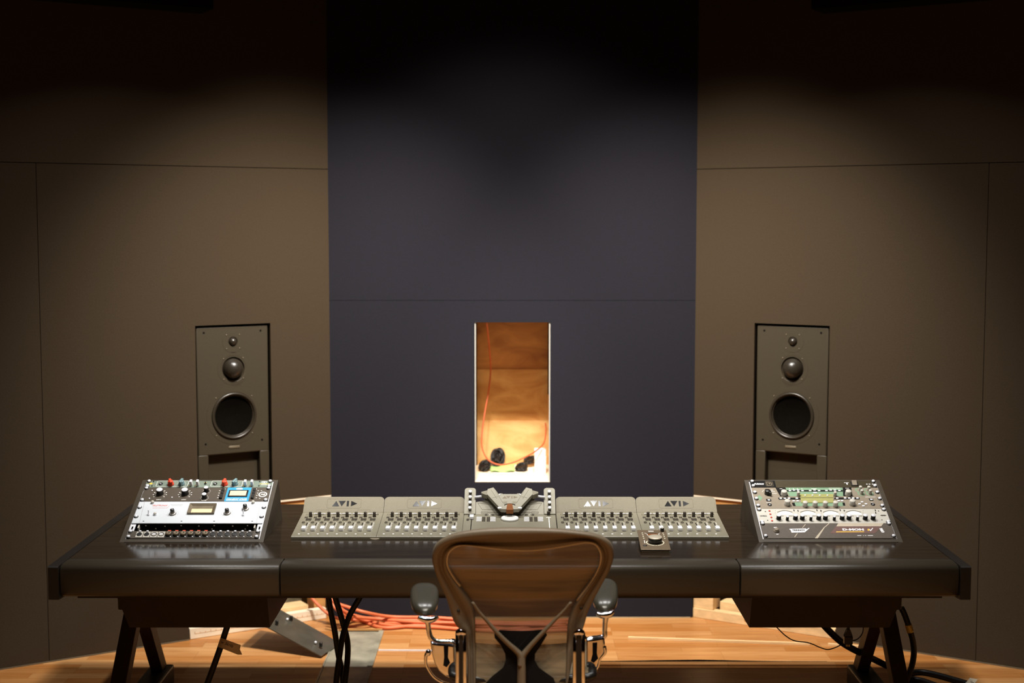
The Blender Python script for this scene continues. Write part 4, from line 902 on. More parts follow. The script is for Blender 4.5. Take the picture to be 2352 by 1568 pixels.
# ================================================================== FADER UNITS
FY, FZ = 5.121, 0.739
def fader_unit(label):
    root = thing('fader_unit', label, 'fader controller', (0, FY, FZ), (0, 0, 0), 'fader units on the desk')
    HWd = 0.1553; D1 = R(5.2); L1 = 0.3052; D2 = R(40); L2 = 0.0765
    fy, fz = L1 * math.cos(D1), L1 * math.sin(D1)
    mb = MB().use('putty'); mb.prism([(0.0, -0.0085), (0.0, -0.0012), (0.0014, 0.0), (fy, fz), (fy + 0.03, fz + 0.012), (fy + 0.04, -0.0085)], -HWd, HWd, 'x'); mb.build('body', None, root)
    XD = Matrix.Rotation(D1, 4, 'X'); XLd = Matrix.Translation((0, fy, fz)) @ Matrix.Rotation(D2, 4, 'X')
    mb = MB(XLd).use('lid'); mb.prism(rrect(-HWd, HWd, 0, L2, 0.018, 6, (0, 0, 1, 1)), -0.006, 0.0005)
    lid = mb.build('display_lid', None, root)
    mb = MB(XLd).use('line')
    outline(mb, rrect(-0.066, 0.066, 0.020, 0.066, 0.006, 3), 0.0007, 0.0004, 0.0008)
    for cx in (-0.080, 0.080): outline(mb, rrect(cx - 0.0245, cx + 0.0245, -0.001, 0.0115, 0.002, 2), 0.0007, 0.0004, 0.0008)
    mb.box(-HWd, HWd, -0.0004, 0.0004, 0.0002, 0.0007); mb.build('groove_lines', None, lid)
    mb = MB(XLd).use('mirror'); z0, z1, h0, h1 = 0.0004, 0.0010, 0.029, 0.056
    mb.prism([(-0.046, h0), (-0.018, h0), (-0.031, h1)], z0, z1); mb.prism([(-0.022, h1), (0.006, h1), (-0.0085, h0)], z0, z1)
    mb.box(0.0105, 0.0185, h0, h1, z0, z1); mb.prism([(0.027, h0), (0.027, h1), (0.051, (h0 + h1) / 2)], z0, z1); mb.build('logo', None, lid, 'dark glossy triangle lettering')
    pos = [-0.1218 + 0.0348 * i for i in range(8)]
    mb = MB(XD).use('seam')
    for x in pos: mb.bbox(x + 0.0010, x + 0.0042, 0.064, 0.170, -0.0002, 0.0006, 0.0002, 1)
    mb.build('fader_slots', None, root)
    mb = MB(XD).use('whiteprint'); mb.box(0, 0.0001, 0, 0.0001, -0.001, -0.0009)
    for x in pos:
        for i in range(11):
            y = 0.066 + i * 0.0102
            mb.box(x + 0.0075, x + (0.0125 if i % 2 else 0.0105), y, y + 0.0034, 0.0001, 0.0007)
        mb.lathe([(0.0014, 0.0001), (0.0014, 0.0009)], (x + 0.0026, 0.176, 0), 8, False)
    random.seed(3)
    xx = -0.128
    while xx < 0.128:
        w = random.uniform(0.010, 0.019); m2 = MB(XD).use('whiteprint'); m2.box(xx, xx + w, 0.286, 0.2925, 0.0001, 0.0009); m2.build('channel_label', None, root); xx += w + random.uniform(0.002, 0.006)
    mb.build('scale_print', None, root)
    for x in pos: m2 = MB(XD).use('whiteprint'); m2.box(x - 0.012, x - 0.006, 0.0265, 0.0345, 0.0001, 0.0008); m2.build('touch_pad', None, root)
    mb = MB(XD).use('line'); outline(mb, [(-0.139, 0.268), (0.139, 0.268), (0.139, 0.282), (-0.139, 0.282)], 0.0008, 0.0001, 0.0006); mb.build('groove_lines', None, root)
    mb = MB(XD).use('dark')
    xx = -0.128
    while xx < 0.128:
        w = random.uniform(0.008, 0.014); mb.box(xx, xx + w, 0.276, 0.2825, 0.0001, 0.0008); xx += w + random.uniform(0.006, 0.012)
    mb.build('display_text', None, root)
    def keys():
        mb = MB(XD).use('dark')
        for a in (-0.0085, 0.0022):
            for b in (0.198, 0.2105): mb.bbox(a, a + 0.0095, b, b + 0.0105, 0, 0.0025, 0.0006, 1)
        for a in (-0.0165, -0.0105):
            for b in (0.228, 0.237): mb.bbox(a, a + 0.0045, b, b + 0.007, 0, 0.002, 0.0004, 1)
        outline(mb, [(-0.017, 0.165), (-0.0085, 0.165), (-0.0085, 0.178), (-0.017, 0.178)], 0.0018, 0, 0.002); return mb
    def kn():
        mb = MB(XD).use('dark'); mb.lathe([(0.0066, 0), (0.0064, 0.002), (0.0058, 0.018), (0.005, 0.019), (0.0004, 0.019)], n=18); return mb
    def fc():
        mb = MB(XD).use('white')
        mb.prism([(-0.0145, 0.0025), (-0.0135, 0.0115), (-0.010, 0.0140), (-0.002, 0.0120), (0.0, 0.0112), (0.002, 0.0120), (0.010, 0.0140), (0.0135, 0.0115), (0.0145, 0.0025)], -0.0074, 0.0074, 'x')
        mb.use('greyprint'); mb.box(-0.0075, 0.0075, -0.0006, 0.0006, 0.0105, 0.0117); mb.use('blk'); mb.box(-0.0015, 0.0015, -0.006, 0.006, 0.0, 0.003); return mb
    k0 = f0 = c0 = None
    for x in pos:
        d = Vector((x, 0, 0))
        if k0 is None:
            c0 = keys().build('button_block', None, root); c0.location = d
            k0 = kn().build('knob', None, root); k0.location = XD @ Vector((x + 0.0045, 0.246, 0))
            f0 = fc().build('fader_cap', None, root); f0.location = XD @ Vector((x + 0.0026, 0.078, 0))
        else:
            inst(c0, root, d); inst(k0, root, XD @ Vector((x + 0.0045, 0.246, 0))); inst(f0, root, XD @ Vector((x + 0.0026, 0.078, 0)))
    return root
fu = fader_unit('putty fader unit at the left end of the row, nearest the white panel rack')
fu.location.x = -0.6525
dup(fu, (-0.3405, FY, FZ), 'putty fader unit just left of the centre control unit')
dup(fu, (0.3255, FY, FZ), 'putty fader unit just right of the centre control unit')
dup(fu, (0.6375, FY, FZ), 'putty fader unit at the right end of the row, behind the small knob controller')
# ------------------------------------------------------------------ centre control unit with tablet cradle
ck = thing('control_unit', 'putty centre control unit with jog wheel and upright tablet cradle', 'control surface', (-0.0085, FY, FZ))
D1 = R(5.2); L1 = 0.3052; fy, fz = L1 * math.cos(D1), L1 * math.sin(D1); XD = Matrix.Rotation(D1, 4, 'X'); HWc = 0.1755
D2 = R(40); XT = Matrix.Translation((0, fy - 0.03, fz - 0.002)) @ Matrix.Rotation(D2, 4, 'X')
mb = MB().use('putty'); mb.prism([(0.0, -0.0085), (0.0, -0.0012), (0.0014, 0.0), (fy, fz), (fy + 0.03, fz + 0.005), (fy + 0.04, -0.0085)], -HWc, HWc, 'x'); mb.build('body', None, ck)
for sx in (-1, 1):
    mb = MB(XT).use('putty2'); a, b = sorted((sx * 0.1755, sx * 0.1325)); mb.prism(rrect(a, b, 0.0, 0.128, 0.012, 5, (0, 0, 1, 1)), -0.008, 0.004); tw = mb.build('encoder_strip', None, ck)
    def kk():
        mb = MB(XT).use('dark'); mb.lathe([(0.0062, 0), (0.006, 0.010)], n=18); mb.use('white'); mb.lathe([(0.0066, 0.010), (0.0066, 0.014), (0.0056, 0.0155), (0.0004, 0.0155)], n=18); return mb
    for y in (0.020, 0.046, 0.073, 0.100):
        o = part('ck', kk, 'knob', tw, XT.to_3x3() @ Vector((sx * 0.1535, y, 0.004)))
        o.parent = tw
# back deck between the strips with raised outline shapes
mb = MB(XT).use('putty2')
deck = [(-0.131, 0.0), (0.131, 0.0), (0.131, 0.060), (0.094, 0.070), (0.098, 0.084), (0.05, 0.084), (-0.05, 0.084), (-0.098, 0.084), (-0.094, 0.070), (-0.131, 0.060)]
mb.prism(deck, -0.008, 0.0); dk = mb.build('back_deck', None, ck)
mb = MB(XT).use('line')
for sx in (-1, 1):
    outline(mb, [(sx * 0.124, 0.056), (sx * 0.107, 0.024), (sx * 0.066, 0.024), (sx * 0.050, 0.044)], 0.0009, 0.0, 0.0006)
    outline(mb, [(sx * 0.055, 0.036), (sx * 0.048, 0.022), (sx * 0.012, 0.022), (sx * 0.012, 0.024)], 0.0009, 0.0, 0.0006)
    mb.box(min(sx * 0.040, sx * 0.11), max(sx * 0.040, sx * 0.11), 0.0075, 0.009, 0, 0.0006); outline(mb, rrect(sx * 0.097 - 0.013, sx * 0.097 + 0.013, 0.004, 0.0155, 0.003, 3), 0.001, 0, 0.0006)
mb.build('groove_lines', None, dk)
# cradle: centre plate, two slanted arms, small wings, side rods, stopper
XC = Matrix.Translation((0, fy - 0.064, fz - 0.004)) @ Matrix.Rotation(R(29), 4, 'X')
cr = None
mb = MB(XC).use('putty2'); mb.prism([(-0.030, 0.018), (0.030, 0.018), (0.044, 0.060), (0.052, 0.088), (0.034, 0.106), (-0.034, 0.106), (-0.052, 0.088), (-0.044, 0.060)], 0.016, 0.024); cr = mb.build('cradle_plate', None, ck)
mb = MB(XC).use('bezel'); z0, z1, h0, h1 = 0.0239, 0.0245, 0.080, 0.094
mb.prism([(-0.029, h0), (-0.011, h0), (-0.019, h1)], z0, z1); mb.prism([(-0.014, h1), (0.003, h1), (-0.006, h0)], z0, z1); mb.box(0.006, 0.0105, h0, h1, z0, z1); mb.prism([(0.0145, h0), (0.0145, h1), (0.031, (h0 + h1) / 2)], z0, z1); mb.build('logo', None, cr)
mb = MB(XC).use('putty')
mb.prism([(-0.030, 0.060), (-0.010, 0.062), (-0.010, 0.048), (-0.022, 0.046)], z0, 0.0243); mb.prism([(0.030, 0.060), (0.010, 0.062), (0.010, 0.048), (0.022, 0.046)], z0, 0.0243); mb.build('plate_relief', None, cr)
mb = MB(XC).use('seam'); pts = [(0.028 * math.cos(R(a)), 0.022 + 0.026 * math.sin(R(a))) for a in range(10, 171, 20)]
for a, b in zip(pts, pts[1:]): seg(mb, a, b, 0.004, z0, 0.0244)
mb.build('ring_groove', None, cr)
for sx in (-1, 1):
    mb = MB(XC).use('putty2')
    mb.prism([(sx * 0.014, 0.004), (sx * 0.034, 0.006), (sx * 0.088, 0.094), (sx * 0.086, 0.124), (sx * 0.064, 0.134), (sx * 0.050, 0.108), (sx * 0.028, 0.050)], 0.018, 0.034)
    arm = mb.build('cradle_arm', None, ck)
    mb = MB(XC).use('line'); seg(mb, (sx * 0.054, 0.112), (sx * 0.026, 0.040), 0.0008, 0.034, 0.0344); seg(mb, (sx * 0.068, 0.070), (sx * 0.044, 0.079), 0.0009, 0.034, 0.0344); seg(mb, (sx * 0.073, 0.120), (sx * 0.050, 0.066), 0.0008, 0.034, 0.0344); mb.build('arm_grooves', None, arm)
    mb = MB(XC).use('putty'); mb.prism([(sx * 0.088, 0.092), (sx * 0.110, 0.104), (sx * 0.110, 0.112), (sx * 0.086, 0.122)], 0.010, 0.030); mb.build('arm_end', None, arm)
    mb = MB(XC).use('putty'); mb.prism([(sx * 0.016, 0.108), (sx * 0.030, 0.122), (sx * 0.066, 0.118), (sx * 0.060, 0.105), (sx * 0.040, 0.098)], 0.004, 0.014); mb.build('cradle_wing', None, ck)
    mb = MB(XC).use('steel'); mb.tube([(sx * 0.108, 0.104, 0.014), (sx * 0.136, 0.104, 0.010)], 0.0048, 10, 0); mb.build('side_rod', None, ck)
    mb = MB(XC).use('steel'); seg(mb, (sx * 0.047, 0.092), (sx * 0.036, 0.105), 0.003, 0.020, 0.0265); mb.build('hinge_pin', None, ck)
    mb = MB(XC).use('white'); mb.bbox(min(sx * 0.032, sx * 0.046), max(sx * 0.032, sx * 0.046), 0.009, 0.016, 0.03, 0.0355, 0.0006, 1); mb.build('corner_pad', None, arm)
mb = MB(XC).use('brownrub'); mb.prism([(-0.0135, -0.006), (0.0135, -0.006), (0.010, 0.026), (0.0075, 0.029), (-0.0075, 0.029), (-0.010, 0.026)], 0.020, 0.040); mb.build('stopper', None, ck, 'brown rubber stopper')
# front deck: jog wheel, key groups, one fader
mb = MB(XD).use('jog'); mb.lathe([(0.0335, 0), (0.0335, 0.005), (0.0322, 0.008), (0.029, 0.0092), (0.0255, 0.0080), (0.0004, 0.0078)], (0.0, 0.212, 0), 40); mb.build('jog_wheel', None, ck)
def bgrp(cells, w, d):
    mb = MB(XD).use('dark')
    for x, y in cells: mb.bbox(x, x + w, y, y + d, 0, 0.0019, 0.0004, 1)
    mb.build('button_block', None, ck)
for i in range(8):
    x = -0.0905 + i * 0.0256
    bgrp([(x + a, b) for a in (-0.0048, 0.0004) for b in (0.262, 0.272)], 0.0042, 0.0075)
for x in (-0.099, -0.081, 0.081, 0.099): bgrp([(x + a, 0.186 + i * 0.0145) for i in range(4) for a in (-0.0055, 0.0005)], 0.0048, 0.010)
bgrp([(-0.150 + a, b) for a in (-0.0095, 0.0005) for b in (0.248, 0.262)], 0.009, 0.010)
bgrp([(-0.164, b) for b in (0.196, 0.208)], 0.009, 0.009)
mb = MB(XD).use('white')
for x in (-0.117, -0.064, 0.064, 0.117):
    for i in range(4): mb.box(x - 0.010, x + 0.010, 0.188 + i * 0.0155, 0.1945 + i * 0.0155, 0.0001, 0.0012)
for x in (-0.077, 0.074): mb.box(x - 0.001, x + 0.001, 0.262, 0.280, 0.0001, 0.0012)
mb.build('lit_labels', None, ck)
mb = MB(XD).use('seam'); mb.bbox(-0.1465, -0.1435, 0.05, 0.235, -0.0002, 0.0006, 0.0002, 1); mb.build('fader_slot', None, ck)
mb = MB(XD).use('whiteprint'); mb.bbox(0.1475, 0.1505, 0.05, 0.235, -0.0002, 0.0006, 0.0002, 1); mb.box(0.139, 0.157, 0.2345, 0.240, 0, 0.0006); mb.build('touch_strip', None, ck)
fcm = [c for c in fu.children if c.name.startswith('fader_cap')][0]
inst(fcm, ck, XD @ Vector((-0.145, 0.222, 0)))
mb = MB(XD).use('dark'); mb.lathe([(0.0066, 0), (0.0062, 0.014), (0.005, 0.0155), (0.0004, 0.0155)], n=18); o = mb.build('knob', None, ck); o.location = XD @ Vector((0.149, 0.268, 0))
# ------------------------------------------------------------------ small knob controller in front of the right faders
cY0, cY1 = 4.900, 5.102; cz0, cz1 = 0.7425, 0.768
kc = thing('monitor_controller', 'small brown desk controller with one large black-sided knob', 'controller', (0.5035, cY0, ZD), (0, 0, 0))
kc.rotation_euler = (0, 0, R(-1.2))
slope = math.atan2(cz1 - cz0, cY1 - cY0); XK = Matrix.Translation((0, 0, cz0 - ZD)) @ Matrix.Rotation(slope, 4, 'X'); Lk = (cY1 - cY0) / math.cos(slope)
mb = MB().use('blkmat'); mb.prism([(0.006, 0.0), (0.006, 0.008), (0.196, 0.032), (0.198, 0.0)], -0.047, 0.047, 'x'); mb.build('base', None, kc)
mb = MB().use('ctrl'); mb.box(-0.049, 0.049, 0.0015, 0.0075, 0.0015, 0.0045); mb.build('base_trim', None, kc)
mb = MB(XK).use('ctrl'); mb.bbox(-0.0525, 0.0525, 0.0, Lk, -0.005, 0.0, 0.0018, 2); mb.build('top_plate', None, kc)
mb = MB(XK).use('blk'); mb.lathe([(0.0242, 0), (0.0242, 0.016), (0.0238, 0.018)], (0.003, 0.072, 0), 40); mb.use('kbeige'); mb.lathe([(0.0242, 0.018), (0.0242, 0.0205), (0.0232, 0.0215), (0.0004, 0.0218)], (0.003, 0.072, 0), 40); mb.build('knob', None, kc, 'large knob with black side and beige top')
mb = MB(XK).use('ledw')
for (a0, a1) in ((150, 262), (266, 278), (282, 394)):
    p = [(0.003 + 0.0305 * math.cos(R(a0 + (a1 - a0) * i / 14)), 0.070 + 0.0305 * math.sin(R(a0 + (a1 - a0) * i / 14))) for i in range(15)]
    for a, b in zip(p, p[1:]): seg(mb, a, b, 0.0032, 0, 0.0005)
mb.build('ring_light', None, kc)
mb = MB(XK).use('ledw')
for x0_, sgn in ((-0.036, 1), (0.039, -1)):
    for i in range(4): mb.lathe([(0.0028, 0), (0.0026, 0.0012), (0.0004, 0.0013)], (x0_ + 0.0005 * i, 0.168 - 0.0185 * i, 0), 10)
mb.build('status_leds', None, kc)
mb = MB(XK).use('whiteprint')
mb.box(-0.013, 0.006, 0.184, 0.191, 0, 0.0004)
for pts in ([(-0.028, 0.170), (-0.020, 0.158), (-0.017, 0.140), (-0.008, 0.134)], [(0.028, 0.172), (0.022, 0.158), (0.026, 0.140)]):
    for a, b in zip(pts, pts[1:]): seg(mb, a, b, 0.0016, 0, 0.0004)
seg(mb, (-0.034, 0.092), (-0.034, 0.062), 0.0024, 0, 0.0004); mb.build('print', None, kc)
mb = MB(XK).use('dark'); mb.box(-0.018, 0.016, 0.162, 0.169, 0, 0.0004); mb.use('brownrub'); mb.box(-0.018, 0.018, 0.146, 0.162, 0, 0.0003); mb.build('display', None, kc)
mb = MB(XK).use('blk'); mb.lathe([(0.0068, 0), (0.0066, 0.012), (0.006, 0.0128)], (0.0375, 0.188, 0), 20); mb.use('kbeige'); mb.lathe([(0.006, 0.0128), (0.0004, 0.0132)], (0.0375, 0.188, 0), 20); mb.build('small_knob', None, kc)
mb = MB(XK).use('blk'); mb.lathe([(0.008, 0), (0.0075, 0.002), (0.0004, 0.0022)], (-0.0355, 0.036, 0), 20, sq=0.6); mb.build('jack_socket', None, kc)
# ================================================================== CHAIR
CX = 1201
def backY(z):
    T_ = [(0.20, 4.27), (0.45, 4.31), (0.58, 4.315), (0.68, 4.295), (0.80, 4.245), (0.90, 4.195), (0.98, 4.15), (1.1, 4.08)]
    for (z0, y0), (z1, y1) in zip(T_, T_[1:]):
        if z <= z1: return y0 + (y1 - y0) * (z - z0) / (z1 - z0)
    return T_[-1][1]
def bk(px, py, off=0.0):                       # photo point -> point on the curved back of the chair
    p = atY(px, py, 4.25)
    for _ in range(8):
        p = atY(px, py, backY(p.z) + 0.55 * (p.x - 0.033) ** 2 + off)
    return p
Q = lambda l: [(900 + a / 4.148, 1190 + b / 4.148) for a, b in l]
outer_px = Q([(722, 1650), (718, 1450), (714, 1250), (700, 1110), (640, 1045), (594, 985), (566, 910), (520, 760), (460, 630), (410, 500), (385, 400), (388, 320), (420, 250), (490, 195), (600, 150), (760, 120), (960, 102), (1180, 96), (1400, 98), (1600, 108), (1790, 128), (1930, 152), (2030, 190), (2090, 240), (2112, 310), (2108, 390), (2070, 500), (2010, 610), (1950, 720), (1900, 820), (1862, 905), (1838, 985), (1795, 1045), (1740, 1110), (1726, 1250), (1722, 1450), (1718, 1650)])
inner_px = Q([(800, 1650), (800, 1450), (798, 1250), (795, 1060), (790, 940), (765, 810), (680, 680), (600, 580), (545, 490), (522, 420), (535, 340), (580, 285), (650, 252), (740, 253), (900, 275), (1080, 294), (1240, 302), (1400, 295), (1600, 268), (1750, 240), (1860, 226), (1940, 245), (1985, 310), (1995, 380), (1975, 470), (1910, 590), (1820, 710), (1740, 820), (1690, 940), (1672, 1060), (1664, 1250), (1658, 1450), (1652, 1650)])
def smooth(pts, k=3):
    out = []
    N = len(pts)
    for i in range(N - 1):
        p0, p1, p2, p3 = pts[max(0, i - 1)], pts[i], pts[i + 1], pts[min(N - 1, i + 2)]
        for j in range(k):
            t = j / k
            out.append(tuple(0.5 * (2 * p1[c] + (p2[c] - p0[c]) * t + (2 * p0[c] - 5 * p1[c] + 4 * p2[c] - p3[c]) * t * t + (3 * p1[c] - p0[c] - 3 * p2[c] + p3[c]) * t ** 3) for c in (0, 1)))
    out.append(pts[-1]); return out
chair = thing('office_chair', 'brown mesh-backed office chair with chrome arms, seen from behind', 'chair', (0.035, 4.48, 0.0))
def P(p): return p - Vector((0.035, 4.48, 0.0))
so, si = smooth(outer_px), smooth(inner_px)
sec = [(0.0, 0.016), (0.0, -0.004), (0.06, -0.014), (0.22, -0.018), (0.40, -0.012), (0.52, -0.003), (0.64, -0.004), (0.78, -0.014), (0.92, -0.014), (1.0, -0.004), (1.0, 0.010)]
mb = MB().use('frame'); rings = []
for (a, b) in zip(so, si):
    A_ = bk(*a); B_ = bk(*b)
    rings.append(mb._v([P(A_.lerp(B_, t) + Vector((0, h, 0.0))) for t, h in sec]))
n = len(sec)
for r0, r1 in zip(rings, rings[1:]):
    for i in range(n): mb._f([r0[i], r0[(i + 1) % n], r1[(i + 1) % n], r1[i]], True)
mb._f(rings[0]); mb._f(rings[-1][::-1])
fr = mb.build('back_frame', None, chair)
mb = MB().use('blk')
for x, y in ((1053, 1403), (1335, 1397)):
    p = P(bk(x, y, -0.0165)); mb.ball(tuple(p), 0.005, 0.003, 0.005, 10, 6)
mb.build('frame_screws', None, chair)
# mesh membrane: patch between the inner edges
iL = si[:si.index(min(si[:40], key=lambda p: p[1] + p[0] * 0.25)) + 1]
top = si[len(iL) - 1:]; kR = max(range(len(top)), key=lambda i: top[i][0] - 1.1 * top[i][1] if i < 45 else -1e9)
iR = top[kR:]; top = top[:kR + 1]; iL = iL[::-1]
def samp(l, t):
    d = [0]
    for a, b in zip(l, l[1:]): d.append(d[-1] + math.hypot(b[0] - a[0], b[1] - a[1]))
    s = t * d[-1]
    for i in range(len(l) - 1):
        if s <= d[i + 1] or i == len(l) - 2:
            k = (s - d[i]) / max(1e-9, d[i + 1] - d[i]); return (l[i][0] + (l[i + 1][0] - l[i][0]) * k, l[i][1] + (l[i + 1][1] - l[i][1]) * k)
def coons(u, v):
    t = samp(top, u); b = (iL[-1][0] + (iR[-1][0] - iL[-1][0]) * u, iL[-1][1]); l = samp(iL, v); r = samp(iR, v)
    o = []
    for c in (0, 1):
        bl = (1 - u) * (1 - v) * top[0][c] + u * (1 - v) * top[-1][c] + (1 - u) * v * iL[-1][c] + u * v * iR[-1][c]
        o.append((1 - v) * t[c] + v * b[c] + (1 - u) * l[c] + u * r[c] - bl)
    return P(bk(o[0], o[1], 0.004))
mb = MB().use('net'); mb.grid(coons, 40, 60); mb.build('back_mesh', None, chair, 'brown see-through mesh', True)
mb = MB().use('kbeige'); mb.tube([P(bk(x, y, -0.005)) for x, y in (iL[::-1][60:] if len(iL) > 60 else iL[::-1][-18:]) + top[1:-1] + iR[:18]], 0.0040, 8, 0); mb.build('mesh_rim', None, chair, 'pale upper rim of the mesh')  # beige colour paints the lit look of the mesh's upper edge
# Y-shaped support and the dark pad behind it
mb = MB().use('frame')
yl = Q([(770, 800), (830, 890), (900, 970), (1000, 1085), (1100, 1185), (1180, 1255), (1225, 1310), (1235, 1400), (1235, 1560), (1235, 1680)])
yr = Q([(1705, 800), (1640, 880), (1560, 960), (1470, 1055), (1380, 1150), (1300, 1240), (1250, 1310), (1235, 1400)])
mb.tube([P(bk(x, y, -0.035)) for x, y in yl], [0.0065, 0.0075, 0.0085, 0.0105, 0.0125, 0.0145, 0.0175, 0.0195, 0.0205, 0.0215], 12, 6, 0.6)
mb.tube([P(bk(x, y, -0.035)) for x, y in yr], [0.0065, 0.0075, 0.0085, 0.0105, 0.0125, 0.0145, 0.017, 0.0195], 12, 6, 0.6)
mb.build('y_support', None, chair)
mb = MB().use('blkmat')
pad = Q([(1030, 1062), (1130, 1068), (1240, 1072), (1350, 1066), (1450, 1058), (1480, 1110), (1420, 1210), (1365, 1290), (1362, 1350), (1400, 1420), (1470, 1470), (1540, 1520), (1600, 1680), (860, 1680), (900, 1560), (960, 1500), (1060, 1420), (1085, 1350), (1080, 1290), (1040, 1210), (980, 1140), (975, 1100)])
v0 = mb._v([P(bk(x, y, -0.008)) for x, y in pad]); v1 = mb._v([P(bk(x, y, -0.020)) for x, y in pad])
mb._f(v0); mb._f(v1[::-1])
for i in range(len(pad)): mb._f([v0[i], v0[(i + 1) % len(pad)], v1[(i + 1) % len(pad)], v1[i]])
mb.build('lumbar_pad', None, chair, 'black pad behind the lower back')
# arms
for sx, sp_, pw in ((-1, [(975, 1402), (975, 1335)], 0.050), (1, [(1391, 1396), (1388, 1325)], 0.046)):
    rear = atY(sp_[0][0], sp_[0][1], 4.42); front = atY(sp_[1][0], sp_[1][1], 4.66)
    front.z = max(front.z, rear.z + 0.012)
    d = front - rear; mb = MB().use('pad'); NS, NR = 14, 18; rings = []
    for j in range(NS + 1):
        t = j / NS; c = rear + d * t
        e = max(0.02, (1 - abs(2 * t - 1) ** 3.2)) ** 0.5
        wv = pw * (0.86 + 0.14 * t) * e; hh = 0.021 * (1.25 - 0.45 * t) * e
        ring = []
        for k in range(NR):
            a = 2 * math.pi * k / NR; ca, sa = math.cos(a), math.sin(a)
            ring.append(P(c + Vector((wv * math.copysign(abs(ca) ** 0.75, ca), 0, hh * math.copysign(abs(sa) ** 0.8, sa) - 0.008))))
        rings.append(mb._v(ring))
    for r0, r1 in zip(rings, rings[1:]):
        for k in range(NR): mb._f([r0[k], r0[(k + 1) % NR], r1[(k + 1) % NR], r1[k]], True)
    mb._f(rings[0][::-1]); mb._f(rings[-1]); mb.build('armpad', None, chair, 'soft grey armpad')
    # chrome arm: carrier under the pad, curved stem, bracket, slot, lever loop, post
    Ya = 4.40
    if sx < 0:
        stem = [(980, 1420), (983, 1432), (985, 1448), (990, 1464), (1002, 1473), (1020, 1474), (1036, 1474), (1051, 1482)]
        carrier = [(960, 1417), (972, 1421), (984, 1423), (996, 1421), (1006, 1415)]
        brk = [(988, 1470), (1000, 1476), (1046, 1480), (1048, 1545), (1040, 1560), (1022, 1552), (1008, 1540), (998, 1522), (992, 1500)]
        slot = [(1019, 1484), (1030, 1482), (1029, 1510), (1034, 1522), (1026, 1532), (1018, 1528), (1020, 1508)]
        lever = [(985, 1497), (979, 1503), (978, 1520), (984, 1536), (996, 1553), (1012, 1564), (1035, 1572), (1060, 1580)]
        post = (1046, 1072); ball = (984, 1498)
        under = [(1000, 1520), (1020, 1548), (1048, 1562)]
    else:
        stem = [(1391, 1413), (1390, 1428), (1389, 1446), (1388, 1460), (1376, 1464), (1360, 1466), (1344, 1470)]
        carrier = [(1370, 1408), (1380, 1412), (1392, 1412), (1402, 1409), (1409, 1403)]
        brk = [(1344, 1468), (1362, 1466), (1388, 1462), (1390, 1480), (1388, 1500), (1376, 1520), (1370, 1535), (1358, 1548), (1346, 1552)]
        slot = [(1361, 1476), (1372, 1475), (1371, 1500), (1374, 1512), (1364, 1522), (1357, 1518), (1361, 1502)]
        lever = [(1388, 1484), (1389, 1498), (1378, 1512), (1373, 1530), (1362, 1546), (1348, 1558), (1330, 1570), (1318, 1580)]
        post = (1315, 1344); ball = (1342, 1466)
        under = None
    mb = MB().use('chrome'); mb.tube([P(atY(x, y, Ya)) for x, y in carrier], [0.006, 0.010, 0.012, 0.010, 0.006], 10, 5); mb.tube([P(atY(x, y, Ya)) for x, y in stem], [0.0105, 0.0085, 0.008, 0.0085, 0.0088, 0.0088, 0.0088, 0.0095][:len(stem)], 12, 6); mb.build('arm_stem', None, chair, 'polished chrome stem')
    b2 = bmesh.new(); v0 = [b2.verts.new(P(atY(x, y, Ya - 0.016))) for x, y in brk]; v1 = [b2.verts.new(P(atY(x, y, Ya + 0.03))) for x, y in brk]
    b2.faces.new(v0); b2.faces.new(v1[::-1])
    for i in range(len(brk)): b2.faces.new([v0[i], v1[i], v1[(i + 1) % len(brk)], v0[(i + 1) % len(brk)]])
    bmesh.ops.recalc_face_normals(b2, faces=list(b2.faces)); bmesh.ops.bevel(b2, geom=list(b2.edges), offset=0.009, segments=5, affect='EDGES', profile=0.6, clamp_overlap=True)
    mb = MB().use('chrome'); mb.merge(b2, True); br_ = mb.build('arm_bracket', None, chair, 'polished chrome bracket')
    mb = MB().use('blkmat'); v0 = mb._v([P(atY(x, y, Ya - 0.0175)) for x, y in slot]); v1 = mb._v([P(atY(x, y, Ya - 0.013)) for x, y in slot]); mb._f(v0); mb._f(v1[::-1])
    for i in range(len(slot)): mb._f([v0[i], v0[(i + 1) % len(slot)], v1[(i + 1) % len(slot)], v1[i]])
    mb.build('slot', None, br_)
    mb = MB().use('chrome'); mb.tube([P(atY(x, y, Ya - 0.012)) for x, y in lever], [0.0065, 0.006, 0.005, 0.0045, 0.0045, 0.0045, 0.005, 0.005], 10, 6); mb.ball(tuple(P(atY(ball[0], ball[1], Ya - 0.012))), 0.009, 0.009, 0.011, 12, 8); mb.build('height_lever', None, chair)
    x0, x1 = post; xm = (x0 + x1) / 2
    mb = MB().use('chrome')
    for xx in (x0 + 4.5, x1 - 4.5): mb.tube([P(atY(xx, y, 4.27)) for y in (1452, 1500, 1550, 1610)], 0.0062, 10, 0)
    mb.tube([P(atY(xm + dx, 1450 + abs(dx) * 0.35, 4.27)) for dx in (-11, -5, 0, 5, 11)], [0.008, 0.011, 0.0125, 0.011, 0.008], 12, 4)
    pst = mb.build('arm_post', None, chair, 'polished chrome post with a dark channel')
    mb = MB().use('blk'); a = P(atY(xm, 1458, 4.272)); b = P(atY(xm, 1608, 4.272)); mb.bbox(a.x - 0.012, a.x + 0.012, a.y - 0.004, a.y + 0.01, b.z, a.z, 0.002, 1); mb.build('channel', None, pst)
